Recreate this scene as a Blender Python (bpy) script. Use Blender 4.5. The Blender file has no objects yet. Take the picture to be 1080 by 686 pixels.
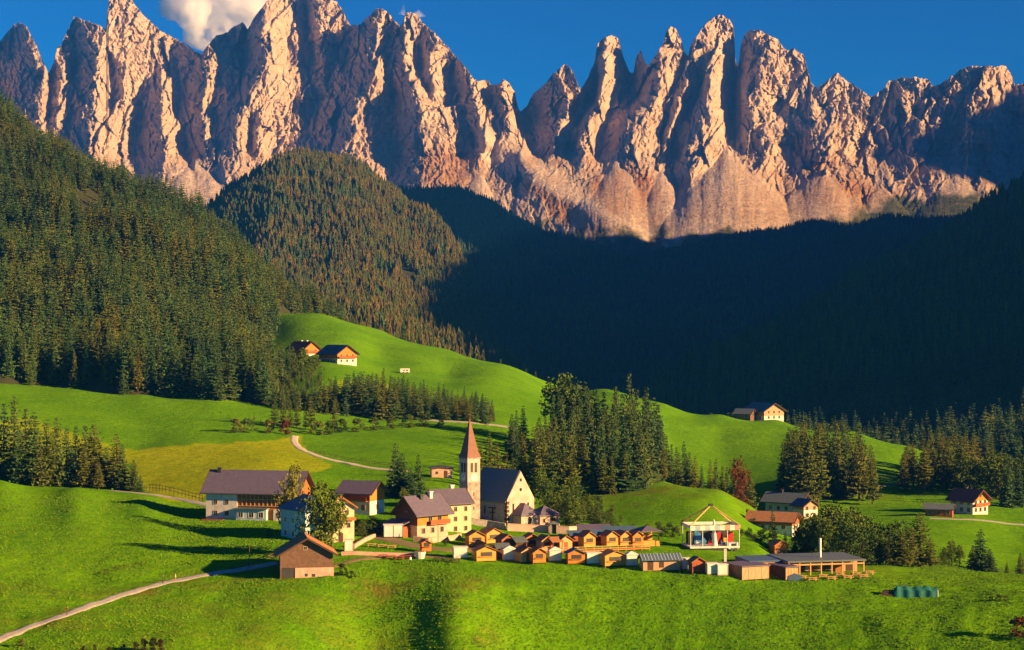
import bpy, math, random
import numpy as np
from math import sin, cos, pi, radians as R, log, exp
from mathutils import Vector

# ---------------------------------------------------------------- camera, sky, sun, exposure
sc = bpy.context.scene
FPX = 2000.0                       # focal length in pixels of a 1080 px wide picture
cam = bpy.data.objects.new('camera', bpy.data.cameras.new('camera'))
sc.collection.objects.link(cam)
cam.data.sensor_width = 36.0
cam.data.lens = 36.0 * FPX / 1080.0
cam.data.clip_start = 1.0
cam.data.clip_end = 60000.0
cam.location = (0, 0, 0)
cam.rotation_euler = (R(90), 0, 0)
sc.camera = cam

SUN_EL = 17.0
SUN_AZ = 23.0                      # degrees the sun stands behind the picture plane, to the right
sdir = Vector((cos(R(SUN_AZ)) * cos(R(SUN_EL)), -sin(R(SUN_AZ)) * cos(R(SUN_EL)), sin(R(SUN_EL))))
world = bpy.data.worlds.new("World"); sc.world = world; world.use_nodes = True
nt = world.node_tree; nt.nodes.clear()
sky = nt.nodes.new('ShaderNodeTexSky'); sky.sky_type = 'NISHITA'; sky.sun_disc = False
sky.sun_elevation = R(SUN_EL)
sky.sun_rotation = math.atan2(sdir.x, sdir.y)
sky.altitude = 1500; sky.air_density = 1.0; sky.dust_density = 0.1; sky.ozone_density = 6.0
# a deeper, polarised looking blue away from the sun, paler towards it
sp = nt.nodes.new('ShaderNodeSeparateColor'); cb = nt.nodes.new('ShaderNodeCombineColor'); nt.links.new(sky.outputs[0], sp.inputs[0])
for k_, (pw, gn) in enumerate(((2.8, 0.004), (2.0, 0.051), (1.65, 0.078))):
    m1 = nt.nodes.new('ShaderNodeMath'); m1.operation = 'POWER'; m1.inputs[1].default_value = pw
    m2 = nt.nodes.new('ShaderNodeMath'); m2.operation = 'MULTIPLY'; m2.inputs[1].default_value = gn
    nt.links.new(sp.outputs[k_], m1.inputs[0]); nt.links.new(m1.outputs[0], m2.inputs[0]); nt.links.new(m2.outputs[0], cb.inputs[k_])
bg = nt.nodes.new('ShaderNodeBackground'); bg.inputs[1].default_value = 0.115
wo = nt.nodes.new('ShaderNodeOutputWorld')
nt.links.new(cb.outputs[0], bg.inputs[0]); nt.links.new(bg.outputs[0], wo.inputs[0])
sl = bpy.data.lights.new('sun', 'SUN'); sl.energy = 5.0; sl.angle = R(0.6); sl.color = (1.0, 0.59, 0.21)
so = bpy.data.objects.new('sun', sl); sc.collection.objects.link(so)
so.rotation_euler = sdir.to_track_quat('Z', 'Y').to_euler()
sc.view_settings.view_transform = 'Standard'; sc.view_settings.look = 'None'
sc.view_settings.gamma = 1.0; sc.view_settings.exposure = 2.05
sc.view_settings.use_curve_mapping = False
sc.render.resolution_x = 1024; sc.render.resolution_y = 650
sc.cycles.volume_bounces = 14; sc.cycles.max_bounces = 16; sc.cycles.diffuse_bounces = 3; sc.cycles.glossy_bounces = 1; sc.cycles.transmission_bounces = 1

rng = np.random.default_rng(7); random.seed(7)
col = sc.collection

# ---------------------------------------------------------------- helpers
def P(px, py, Y): return Vector(((px - 540) / FPX * Y, Y, (343 - py) / FPX * Y))

def tag(o, label=None, cat=None, group=None, kind=None):
    if label: o['label'] = label
    if cat: o['category'] = cat
    if group: o['group'] = group
    if kind: o['kind'] = kind
    return o

def empty(name, loc, rz=0.0):
    o = bpy.data.objects.new(name, None); col.objects.link(o)
    o.location = loc; o.rotation_euler = (0, 0, rz); o.empty_display_size = 0.5
    return o

def np_mesh(name, v, f, smooth=False):
    """v (n,3), f (m,k) index array or list of lists"""
    me = bpy.data.meshes.new(name)
    v = np.asarray(v, dtype=np.float32)
    if isinstance(f, np.ndarray):
        m, k = f.shape
        me.vertices.add(len(v)); me.vertices.foreach_set('co', v.ravel())
        me.loops.add(m * k); me.loops.foreach_set('vertex_index', f.astype(np.int32).ravel())
        me.polygons.add(m)
        me.polygons.foreach_set('loop_start', np.arange(0, m * k, k, dtype=np.int32))
        me.polygons.foreach_set('loop_total', np.full(m, k, dtype=np.int32))
        me.update(calc_edges=True); me.validate()
    else:
        me.from_pydata([tuple(map(float, a)) for a in v], [], f); me.update()
    if smooth: me.polygons.foreach_set('use_smooth', [True] * len(me.polygons))
    return me

def link(name, me, mat=None, parent=None, loc=None):
    o = bpy.data.objects.new(name, me); col.objects.link(o)
    if mat is not None and not me.materials: me.materials.append(mat)
    if parent is not None: o.parent = parent
    if loc is not None: o.location = loc
    return o

class MB:
    def __init__(s): s.v = []; s.f = []
    def box(s, x0, x1, y0, y1, z0, z1):
        i = len(s.v)
        s.v += [(x0,y0,z0),(x1,y0,z0),(x1,y1,z0),(x0,y1,z0),(x0,y0,z1),(x1,y0,z1),(x1,y1,z1),(x0,y1,z1)]
        s.f += [[i,i+3,i+2,i+1],[i+4,i+5,i+6,i+7],[i,i+1,i+5,i+4],[i+1,i+2,i+6,i+5],[i+2,i+3,i+7,i+6],[i+3,i,i+4,i+7]]
        return s
    def poly(s, pts, f):
        i = len(s.v); s.v += [tuple(p) for p in pts]; s.f += [[i + a for a in q] for q in f]; return s
    def prism(s, prof, y0, y1):     # profile in x,z (ccw seen from -y) run along y
        n = len(prof); i = len(s.v)
        s.v += [(x, y0, z) for x, z in prof] + [(x, y1, z) for x, z in prof]
        s.f += [[i + k for k in range(n)], [i + n + k for k in reversed(range(n))]]
        s.f += [[i + (k + 1) % n, i + k, i + n + k, i + n + (k + 1) % n] for k in range(n)]
        return s
    def tube(s, p, q, r0, r1=None, n=8):
        if r1 is None: r1 = r0
        p = Vector(p); q = Vector(q); d = (q - p).normalized()
        a = d.orthogonal().normalized(); b = d.cross(a); i = len(s.v)
        for c, r in ((p, r0), (q, r1)):
            for k in range(n):
                t = 2 * pi * k / n; s.v.append(tuple(c + (a * cos(t) + b * sin(t)) * r))
        s.f += [[i + k, i + (k + 1) % n, i + n + (k + 1) % n, i + n + k] for k in range(n)]
        s.f += [[i + k for k in reversed(range(n))], [i + n + k for k in range(n)]]
        return s
    def build(s, name, mat, parent=None, loc=None, smooth=False):
        return link(name, np_mesh(name, s.v, s.f, smooth), mat, parent, loc)

# ---- vectorised gradient noise
_perm = np.random.default_rng(11).permutation(4096)
def _h(ix, iy, iz): return _perm[(_perm[(_perm[ix & 4095] + iy) & 4095] + iz) & 4095]
_g = np.random.default_rng(12).normal(size=(4096, 3)); _g /= np.linalg.norm(_g, axis=1)[:, None]
def noise(x, y, z):
    x, y, z = np.broadcast_arrays(np.asarray(x, float), np.asarray(y, float), np.asarray(z, float))
    xi = np.floor(x).astype(int); yi = np.floor(y).astype(int); zi = np.floor(z).astype(int)
    fx = x - xi; fy = y - yi; fz = z - zi
    u = fx**3*(fx*(fx*6-15)+10); v = fy**3*(fy*(fy*6-15)+10); w = fz**3*(fz*(fz*6-15)+10)
    r = 0
    for a in (0, 1):
        for b in (0, 1):
            for c in (0, 1):
                g = _g[_h(xi + a, yi + b, zi + c)]
                d = g[..., 0]*(fx-a) + g[..., 1]*(fy-b) + g[..., 2]*(fz-c)
                r = r + d * (u if a else 1-u) * (v if b else 1-v) * (w if c else 1-w)
    return r * 1.6
def fbm(x, y, z, n=4, ridge=False):
    s = 0; a = 1.0
    for k in range(n):
        q = noise(x * 2**k + 17*k, y * 2**k, z * 2**k)
        s = s + a * ((0.5 - np.abs(q)) * 1.6 if ridge else q); a *= 0.5
    return s

# ---- materials
def mat(name, rgb, rough=0.8, rgb2=None, scale=1.0, bump=0.0, bscale=None, detail=4, spec=0.3, stretch=None, rand=0.0, coords='Object', dist=0.1):
    m = bpy.data.materials.new(name); m.use_nodes = True
    n = m.node_tree.nodes; l = m.node_tree.links; b = n['Principled BSDF']
    b.inputs['Roughness'].default_value = rough; b.inputs['Specular IOR Level'].default_value = spec
    tc = n.new('ShaderNodeTexCoord'); mp = n.new('ShaderNodeMapping'); l.new(tc.outputs[coords], mp.inputs[0])
    if stretch: mp.inputs['Scale'].default_value = stretch
    rgb2 = rgb2 or tuple(c * 0.75 for c in rgb)
    t = n.new('ShaderNodeTexNoise'); t.inputs['Scale'].default_value = scale; t.inputs['Detail'].default_value = detail
    l.new(mp.outputs[0], t.inputs['Vector'])
    r = n.new('ShaderNodeValToRGB'); r.color_ramp.elements[0].position = 0.35; r.color_ramp.elements[1].position = 0.65
    r.color_ramp.elements[0].color = (*rgb, 1); r.color_ramp.elements[1].color = (*rgb2, 1)
    l.new(t.outputs[0], r.inputs[0]); out = r.outputs[0]
    if rand:
        oi = n.new('ShaderNodeObjectInfo'); hs = n.new('ShaderNodeHueSaturation')
        ma = n.new('ShaderNodeMapRange'); ma.inputs['To Min'].default_value = 1 - rand; ma.inputs['To Max'].default_value = 1 + rand
        l.new(oi.outputs['Random'], ma.inputs[0]); l.new(ma.outputs[0], hs.inputs['Value']); l.new(out, hs.inputs['Color']); out = hs.outputs[0]
    l.new(out, b.inputs['Base Color'])
    if bump:
        bt = n.new('ShaderNodeTexNoise'); bt.inputs['Scale'].default_value = bscale or scale * 4; bt.inputs['Detail'].default_value = 5
        l.new(mp.outputs[0], bt.inputs['Vector'])
        bp = n.new('ShaderNodeBump'); bp.inputs['Strength'].default_value = bump; bp.inputs['Distance'].default_value = dist
        l.new(bt.outputs[0], bp.inputs['Height']); l.new(bp.outputs[0], b.inputs['Normal'])
    return m

def wave_mat(name, rgb, rgb2, scale, direction='Z', rough=0.8, bump=0.5, dist=0.02, spec=0.3):
    """boards / slates: fine lines plus blotches"""
    m = bpy.data.materials.new(name); m.use_nodes = True
    n = m.node_tree.nodes; l = m.node_tree.links; b = n['Principled BSDF']
    b.inputs['Roughness'].default_value = rough; b.inputs['Specular IOR Level'].default_value = spec
    tc = n.new('ShaderNodeTexCoord')
    w = n.new('ShaderNodeTexWave'); w.bands_direction = direction; w.inputs['Scale'].default_value = scale
    w.inputs['Distortion'].default_value = 0.6; w.inputs['Detail'].default_value = 2
    t = n.new('ShaderNodeTexNoise'); t.inputs['Scale'].default_value = 1.3; t.inputs['Detail'].default_value = 6
    l.new(tc.outputs['Object'], w.inputs['Vector']); l.new(tc.outputs['Object'], t.inputs['Vector'])
    r = n.new('ShaderNodeValToRGB'); r.color_ramp.elements[0].position = 0.3; r.color_ramp.elements[1].position = 0.7
    r.color_ramp.elements[0].color = (*rgb, 1); r.color_ramp.elements[1].color = (*rgb2, 1)
    mm = n.new('ShaderNodeMath'); mm.operation = 'MULTIPLY_ADD'; mm.inputs[1].default_value = 0.35; l.new(w.outputs[1], mm.inputs[0])
    m2 = n.new('ShaderNodeMath'); m2.operation = 'MULTIPLY'; m2.inputs[1].default_value = 0.7
    l.new(t.outputs[0], m2.inputs[0]); l.new(m2.outputs[0], mm.inputs[2]); l.new(mm.outputs[0], r.inputs[0])
    l.new(r.outputs[0], b.inputs['Base Color'])
    bp = n.new('ShaderNodeBump'); bp.inputs['Strength'].default_value = bump; bp.inputs['Distance'].default_value = dist
    l.new(w.outputs[1], bp.inputs['Height']); l.new(bp.outputs[0], b.inputs['Normal'])
    return m

def foliage_mat(name, cols, emph=0.25):
    m = bpy.data.materials.new(name); m.use_nodes = True
    n = m.node_tree.nodes; l = m.node_tree.links; b = n['Principled BSDF']
    b.inputs['Roughness'].default_value = 0.75; b.inputs['Specular IOR Level'].default_value = 0.15
    oi = n.new('ShaderNodeObjectInfo'); r = n.new('ShaderNodeValToRGB')
    e = r.color_ramp.elements
    while len(e) < len(cols): e.new(0.5)
    for k, c in enumerate(cols): e[k].position = k / (len(cols) - 1); e[k].color = (*c, 1)
    l.new(oi.outputs['Random'], r.inputs[0])
    tc = n.new('ShaderNodeTexCoord'); t = n.new('ShaderNodeTexNoise'); t.inputs['Scale'].default_value = 7; t.inputs['Detail'].default_value = 3
    l.new(tc.outputs['Object'], t.inputs['Vector'])
    hs = n.new('ShaderNodeHueSaturation'); mr = n.new('ShaderNodeMapRange')
    mr.inputs['From Min'].default_value = 0.3; mr.inputs['From Max'].default_value = 0.7
    mr.inputs['To Min'].default_value = 0.65; mr.inputs['To Max'].default_value = 1.4
    l.new(t.outputs[0], mr.inputs[0]); l.new(mr.outputs[0], hs.inputs['Value']); l.new(r.outputs[0], hs.inputs['Color'])
    l.new(hs.outputs[0], b.inputs['Base Color'])
    return m

# ---------------------------------------------------------------- heightfields
class Sheet:
    """thin-plate surface through control points, domain (px/100, 3 ln Y), on a grid of directions and log distance"""
    def __init__(s, ctrl, px0, px1, npx, Y0, Y1, nY, rough=0.0, rscale=60.0, smooth=0.02, ridge=False, stretch=1.0):
        c = []
        for p in ctrl:
            px, a, Y = p[:3]
            z = p[3] if len(p) > 3 else (343 - a) / FPX * Y
            c.append((px / 100, 3 * log(Y), z))
        c = np.array(c); n = len(c)
        def U(r2): return np.where(r2 > 0, r2 * np.log(np.maximum(r2, 1e-12)), 0)
        r2 = ((c[:, None, :2] - c[None, :, :2])**2).sum(-1)
        A = np.zeros((n + 3, n + 3)); A[:n, :n] = U(r2) + np.eye(n) * smooth
        Pm = np.c_[np.ones(n), c[:, :2]]; A[:n, n:] = Pm; A[n:, :n] = Pm.T
        w = np.linalg.solve(A, np.r_[c[:, 2], 0, 0, 0])
        s.px = np.linspace(px0, px1, npx); s.ly = np.linspace(log(Y0), log(Y1), nY)
        gx, gy = np.meshgrid(s.px / 100, 3 * s.ly)
        Z = w[n] + w[n+1] * gx + w[n+2] * gy
        for k in range(n): Z += w[k] * U((gx - c[k, 0])**2 + (gy - c[k, 1])**2)
        s.Y = np.exp(gy / 3); s.X = (gx * 100 - 540) / FPX * s.Y
        if rough:
            q = fbm(s.X / rscale, s.Y / rscale / stretch, 0.3, 5, ridge)
            Z = Z + rough * (q - (0.8 if ridge else 0))
        s.Z = Z
    def h(s, X, Y):
        X = np.asarray(X, float); Y = np.asarray(Y, float)
        px = 540 + FPX * X / Y; ly = np.log(Y)
        a = np.clip((px - s.px[0]) / (s.px[1] - s.px[0]), 0, len(s.px) - 1.001)
        b = np.clip((ly - s.ly[0]) / (s.ly[1] - s.ly[0]), 0, len(s.ly) - 1.001)
        i = a.astype(int); j = b.astype(int); a = a - i; b = b - j
        Z = s.Z
        return (Z[j, i]*(1-a) + Z[j, i+1]*a)*(1-b) + (Z[j+1, i]*(1-a) + Z[j+1, i+1]*a)*b
    def hit(s, px, py, Ymin=300.0):
        """first ground point seen in direction px,py"""
        Y = np.exp(np.linspace(log(Ymin), s.ly[-1] - 1e-3, 3000)); X = (px - 540) / FPX * Y
        z = s.h(X, Y); ray = (343 - py) / FPX * Y
        k = np.argmax(z >= ray) if (z >= ray).any() else np.argmin((ray - z) / Y)
        return Vector((X[k], Y[k], z[k]))
    def mesh(s, name, m, smooth=True):
        nY, nx = s.Z.shape
        v = np.stack([s.X, s.Y, s.Z], -1).reshape(-1, 3)
        i = np.arange(nY * nx).reshape(nY, nx)
        f = np.stack([i[:-1, :-1], i[:-1, 1:], i[1:, 1:], i[1:, :-1]], -1).reshape(-1, 4)
        return link(name, np_mesh(name, v, f, smooth), m)

# ---------------------------------------------------------------- the meadow terrain

# front slope: distance of the ground seen at five heights of the picture, for evenly spaced directions
FT = {-60:(338,368,395,418,436), 0:(340,370,400,420,440), 100:(336,374,405,424,442), 200:(337,378,405,424,446), 290:(352,378,403,421,440), 340:(367,386,402,419,440), 380:(377,391.5,403,420,442), 402:(378.5,393,404.5,420,443),
      430:(376,391,404,420,444), 446:(373.5,388.5,402.5,419,446), 462:(370,385.5,401,418,448), 476:(366.5,382,399,418,450), 500:(369,384,401,420,452), 540:(377,389,405,423,454), 640:(382,394,409,425,458), 700:(381,393,409,427,462),
      760:(379,392,410,431,468), 820:(377,391,412,436,474), 900:(373,388,416,442,478), 960:(369,385,417,446,482), 1030:(365,381,414,450,488), 1100:(360,377,412,450,490)}
def fore_points():
    k = sorted(FT); out = []
    for px in range(-60, 1101, 20):
        v = [np.interp(px, k, [FT[q][i] for q in k]) for i in range(5)]
        if px < 820:
            for py, Y in zip((686, 648, 612, 592, 572), v): out.append((px, py, float(Y)))
        else:
            for py, Y in zip((686, 648, 618), (v[0], v[1], v[2] - 6)): out.append((px, py, float(Y)))
            out.append((px, float(np.interp(px, [820, 900, 960, 1030, 1100], [598, 597, 600, 604, 609])), 436.0))
        out.append((px, 0, 300.0, -70.0))
    return out
CT = []
def colm(px, pts, zs=()):
    for py, Y in pts: CT.append((px, py, Y))
    for Y, z in zs: CT.append((px, 0, Y, z))
for px in (-500, 0, 250, 540, 800, 1080, 1500):
    for Y, z in ((20, -5), (60, -22), (120, -48), (200, -72), (285, -74)): CT.append((px, 0, Y, z))
colm(-350, [(640,370),(560,440),(500,520),(480,600),(430,720),(380,850)])
colm(0, [(522,490),(502,520),(443,720),(420,790),(402,850)], [(550,-47),(610,-47),(1000,-22),(1200,-20)])
colm(80, [(530,475),(512,515),(452,715),(427,785),(408,845)], [(545,-47.5),(610,-48),(1000,-24)])
colm(150, [(525,492),(515,560),(490,620),(470,690),(440,760),(415,830)], [(520,-46.8),(1000,-28),(1300,-20)])
colm(230, [(517,530),(500,575),(466,690),(440,765),(416,830)], [(1000,-28)])
colm(290, [(520,530),(490,600),(462,710),(440,775),(425,830),(350,1200),(326,1300)], [(1000,-28),(1450,-30)])
colm(340, [(510,560),(480,650),(458,740),(439,800),(410,880),(383,1000),(350,1150),(332,1300)], [(1450,-40)])
colm(400, [(530,520),(497,600),(470,690),(447,790),(430,850),(400,980),(370,1130),(350,1300)], [(1450,-60)])
colm(446, [])
colm(430, [])
colm(474, [(548,480),(500,590),(475,680),(449,790),(425,870),(395,1060),(376,1280)], [(1450,-80)])
colm(540, [(530,560),(500,650),(470,740),(440,850),(410,1000),(394,1220)], [(1400,-100)])
colm(590, [(405,1200),(420,1100)], [(1400,-110)])
colm(640, [(560,495),(530,570),(503,640),(470,800),(430,950),(412,1120)], [(680,-57),(1350,-115)])
colm(700, [(540,530),(506,640),(478,850),(450,930),(424,1010)], [(690,-60),(1200,-75),(1400,-120)])
colm(760, [(550,515),(528,560),(514,600),(487,850),(460,930),(434,1005)], [(660,-64),(1200,-90)])
colm(790, [(549,555),(530,600)], [(650,-67)])
colm(845, [(560,560)])
colm(820, [(546,588),(538,690),(510,760),(480,860),(455,950),(440,1010)], [(500,-61.5),(620,-67),(1200,-95)])
colm(900, [(538,680),(522,720),(505,780),(480,860),(463,930),(452,980)], [(480,-62),(560,-64),(1150,-95)])
colm(960, [(580,540),(553,620),(541,660),(515,760),(490,850),(470,940)], [(480,-62),(1150,-100)])
colm(1030, [(590,530),(556,620),(543,655),(515,760),(495,850),(485,930)], [(480,-63),(1100,-105)])
colm(1080, [(595,530),(572,600),(546,660),(520,760),(500,860)], [(480,-63.5),(1000,-90)])
colm(1400, [], [(400,-62),(500,-65),(700,-66),(900,-80),(1200,-110)])
CT += fore_points()
meadow = Sheet(CT, -700, 1780, 560, 18, 1500, 520, rough=0.35, rscale=22, smooth=0.05)

LH = [(-500,30,1650),(-300,40,1650),(-100,65,1650),(0,119,1600),(60,164,1580),(130,204,1550),(205,236,1500),(260,277,1450),(330,322,1400),(380,347,1380),(430,372,1370),(500,400,1370),
      (0,404,850),(80,411,850),(150,417,832),(230,424,832),(290,440,840),(260,0,795,-52),(260,432,835),(-300,390,850),(0,330,1000),(100,340,1000),(200,375,950),(0,220,1300),(100,260,1250),(200,300,1200),(275,350,1150)] + [(x,0,Y,z) for x,Y,z in ((300,900,-42),(300,1000,-38),(310,1150,-26),(330,1290,-16),(400,1000,-60),(400,1250,-45),(480,1300,-75),(480,1000,-90),(560,1200,-110),(440,1370,-40),(560,850,-120),(400,800,-90),(300,800,-60))]
LH = LH + [(x,0,785,-48) for x in (-100,0,80,160,230,290)] + [(p[0], 0, p[2] + 350, (343 - p[1]) / FPX * p[2] - 90) for p in LH[:12]]
left_hill = Sheet(LH, -700, 560, 260, 780, 2100, 200, rough=10, rscale=110, smooth=0.01)

MC = [(60,285,3100),(140,262,3200),(190,245,3300),(240,205,3400),(290,182,3500),(330,177,3500),(380,186,3450),(420,204,3350),(460,234,3200),(486,262,3050),(496,291,2880),(502,335,2620),(525,378,2400),(560,420,2200)]
MH = MC + [(p[0], 0, p[2] + 500, (343 - p[1]) / FPX * p[2] - 170) for p in MC] + [
      (100,330,2500),(205,310,2450),(280,330,2250),(350,348,2000),(420,385,1800),(500,415,1800),(560,435,1800),(200,0,1600,-120),(350,0,1560,-130),(500,0,1560,-150),(640,0,1600,-160),(330,262,2800),(400,250,2900),(430,310,2500),(465,345,2300),(450,268,2900),(470,300,2700),(440,285,2700),(478,278,2900),(488,325,2500),(425,225,3150),(520,340,2800),(530,380,2500),(540,0,3300,-80),(250,262,2850),(200,280,2800),(640,440,2200),(560,410,2150),(560,0,3600,-60),(640,0,3800,-150),(720,0,3400,-150),(500,0,4150,-60),(430,0,4200,0),(700,0,2600,-140)]
mid_hill = Sheet(MH, -100, 720, 300, 1550, 4200, 300, rough=12, rscale=190, smooth=0.03, ridge=False)

RC = [(600,450,1700),(660,432,1800),(700,412,1900),(760,380,2000),(830,345,2100),(900,308,2250),(960,278,2350),(1020,245,2450),(1080,212,2600),(1200,140,2900),(1350,40,3300),(1500,-45,3600),(1700,-100,3700),(2000,-120,3600),(2400,-90,3500)]
RH = RC + [(p[0], 0, p[2] + 600, (343 - p[1]) / FPX * p[2] - 110) for p in RC] + [
      (640,485,1450),(700,490,1300),(820,485,1250),(960,495,1120),(1080,500,1080),(1080,350,1700),(960,385,1700),(830,425,1650),(720,445,1650),(1300,500,1080),(1300,320,1700),(1080,440,1350),(1700,480,1100),(1700,250,2000),(2400,450,1200),(2400,100,2200),(2400,-330,1500),(2050,-90,1500),(1800,60,1500)]  # unseen right end raised so the hill shadows valley and middle hill
right_hill = Sheet(RH, 560, 2500, 480, 1040, 4800, 320, rough=14, rscale=160, smooth=0.01)

BC = [(300,250,4700),(380,222,4800),(430,212,4800),(480,217,4900),(520,226,5000),(560,244,5100),(600,262,5200),(640,276,5250),(700,278,5300),(760,266,5300),(800,257,5250),(860,248,5150),(930,247,5000),(970,254,4900),(1020,240,4800),(1080,215,4800),(1200,205,4800),(1300,190,4900),(1500,150,5000),(1900,110,5200)]
BS = BC + [(p[0], 0, p[2] + 500, (343 - p[1]) / FPX * p[2] - 60) for p in BC] + [
      (350,330,3300),(450,340,3200),(500,400,2600),(600,425,2350),(700,440,2200),(620,345,3500),(750,345,3400),(850,335,3300),(950,300,3500),(560,300,4000),(700,310,4200),(850,290,4200),(1080,300,3600),(1400,250,3700),(1900,200,3800),(800,420,2600)]
back_slope = Sheet(BS, 200, 2000, 560, 2150, 6200, 260, rough=30, rscale=260, smooth=0.01)

# ---- ground materials
def ground_mat():
    m = bpy.data.materials.new('meadow_grass'); m.use_nodes = True
    n = m.node_tree.nodes; l = m.node_tree.links; b = n['Principled BSDF']
    b.inputs['Roughness'].default_value = 0.9; b.inputs['Specular IOR Level'].default_value = 0.0
    tc = n.new('ShaderNodeTexCoord')
    def nz(sc_, d=5):
        t = n.new('ShaderNodeTexNoise'); t.inputs['Scale'].default_value = sc_; t.inputs['Detail'].default_value = d
        t.inputs['Roughness'].default_value = 0.6
        l.new(tc.outputs['Object'], t.inputs['Vector']); return t.outputs[0]
    def ramp(src, a, c0, bb, c1):
        r = n.new('ShaderNodeValToRGB'); e = r.color_ramp.elements
        e[0].position = a; e[0].color = (*c0, 1); e[1].position = bb; e[1].color = (*c1, 1); l.new(src, r.inputs[0]); return r.outputs[0]
    def mix(f, a, c):
        x = n.new('ShaderNodeMix'); x.data_type = 'RGBA'
        if isinstance(f, float): x.inputs[0].default_value = f
        else: l.new(f, x.inputs[0])
        l.new(a, x.inputs[6]); l.new(c, x.inputs[7]); return x.outputs[2]
    g1 = ramp(nz(0.035), 0.38, (0.10, 0.28, 0.001), 0.62, (0.165, 0.39, 0.001))
    g2 = ramp(nz(0.6, 8), 0.35, (0.055, 0.18, 0.001), 0.7, (0.18, 0.36, 0.002))
    g = mix(0.5, g1, g2)
    at = n.new('ShaderNodeAttribute'); at.attribute_name = 'mown'
    my = ramp(nz(0.25, 8), 0.3, (0.22, 0.32, 0.003), 0.7, (0.38, 0.42, 0.006))
    g = mix(at.outputs['Fac'], g, my)
    at2 = n.new('ShaderNodeAttribute'); at2.attribute_name = 'dry'
    br = ramp(nz(1.2, 8), 0.3, (0.10, 0.16, 0.012), 0.7, (0.24, 0.17, 0.03))
    f = n.new('ShaderNodeMath'); f.operation = 'MULTIPLY'
    f2 = n.new('ShaderNodeMapRange'); f2.inputs['From Min'].default_value = 0.42; f2.inputs['From Max'].default_value = 0.62
    l.new(nz(0.09, 7), f2.inputs[0]); l.new(f2.outputs[0], f.inputs[0]); l.new(at2.outputs['Fac'], f.inputs[1])
    g = mix(f.outputs[0], g, br)
    wv = n.new('ShaderNodeTexWave'); wv.bands_direction = 'Y'; wv.inputs['Scale'].default_value = 0.06; wv.inputs['Distortion'].default_value = 9; wv.inputs['Detail'].default_value = 3; wv.inputs['Detail Scale'].default_value = .4
    l.new(tc.outputs['Object'], wv.inputs['Vector'])
    g = mix(0.55, g, ramp(wv.outputs[1], 0.2, (0.74, 0.80, 0.7), 0.8, (1.0, 1.0, 1.0))) if False else g
    mm_ = n.new('ShaderNodeMix'); mm_.data_type = 'RGBA'; mm_.blend_type = 'MULTIPLY'; mm_.inputs[0].default_value = 0.4
    l.new(g, mm_.inputs[6]); l.new(ramp(wv.outputs[1], 0.15, (0.72, 0.80, 0.7), 0.85, (1.0, 1.0, 1.0)), mm_.inputs[7]); g = mm_.outputs[2]
    m3_ = n.new('ShaderNodeMix'); m3_.data_type = 'RGBA'; m3_.blend_type = 'MULTIPLY'; m3_.inputs[0].default_value = 0.45
    l.new(g, m3_.inputs[6]); l.new(ramp(nz(0.012, 6), 0.35, (0.70, 0.84, 0.7), 0.65, (1.05, 1.0, 1.0)), m3_.inputs[7]); g = m3_.outputs[2]
    l.new(g, b.inputs['Base Color'])
    bp = n.new('ShaderNodeBump'); bp.inputs['Strength'].default_value = 0.9; bp.inputs['Distance'].default_value = 0.5
    ad = n.new('ShaderNodeMath'); ad.operation = 'MULTIPLY_ADD'; ad.inputs[1].default_value = 2.2
    l.new(nz(0.18, 6), ad.inputs[0]); l.new(nz(1.6, 6), ad.inputs[2])
    l.new(ad.outputs[0], bp.inputs['Height']); l.new(bp.outputs[0], b.inputs['Normal'])
    return m
M = {}
M['grass'] = ground_mat()
M['floor'] = mat('forest_floor', (0.022, 0.035, 0.010), 0.95, (0.05, 0.05, 0.02), 0.02, 0.6, 0.1, dist=2)
_w = np.clip((470 - meadow.Y) / 60, 0, 1) * np.clip((meadow.Y - 320) / 20, 0, 1)
_w = _w * (1 - .85 * np.exp(-((540 + FPX * meadow.X / meadow.Y - 435) / 50)**2))
meadow.Z += _w * (0.55 * fbm(meadow.X/14, meadow.Y/20, 7.7, 3) + 0.22 * noise(meadow.X/3.5, meadow.Y/5, 2.2))
mo = meadow.mesh('meadow', M['grass']); tag(mo, kind='structure')

def inpoly(x, y, poly):
    r = np.zeros(x.shape, bool); n = len(poly)
    for k in range(n):
        x0, y0 = poly[k]; x1, y1 = poly[(k + 1) % n]
        if y0 == y1: continue
        c = ((y0 > y) != (y1 > y)) & (x < (x1 - x0) * (y - y0) / (y1 - y0) + x0)
        r ^= c
    return r
# fields are laid out on the ground in plan (px of direction, distance)
_pxg = 540 + FPX * meadow.X / meadow.Y; _Yg = meadow.Y
def ygr(px, py, Ym=300): return meadow.hit(px, py, Ym).y
fld = [(128, 560), (150, ygr(150, 474, 530)), (190, ygr(190, 470, 530)), (270, ygr(270, 466, 530)), (316, ygr(316, 460, 530)), (322, 660), (352, 610), (300, 560), (240, 520), (180, 505)]
mown = inpoly(_pxg + fbm(meadow.X/20, meadow.Y/20, 1)*3, _Yg, fld).astype(float)
up = inpoly(_pxg + fbm(meadow.X/20, meadow.Y/20, 4)*4, _Yg, [(-40, 690), (30, 735), (100, 690), (150, 668), (150, 630), (60, 600), (-40, 600)])
mown = np.maximum(mown, up * 0.8)
mown = np.maximum(mown, inpoly(_pxg, _Yg, [(355, 930), (410, 960), (420, 860), (340, 830)]) * 0.6)
dry = np.clip(1 - np.abs(_Yg - np.interp(_pxg, [0, 71, 172, 290], [345, 372, 402, 415]) + 3) / 16, 0, 1) * (_pxg < 330)
dry = np.maximum(dry, np.exp(-((_pxg - 495) / 28)**2) * (_Yg < 405) * (_Yg > 330))
dry = np.maximum(dry, np.exp(-((_pxg - 400) / 60)**2 - ((_Yg - 400) / 14)**2))
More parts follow.
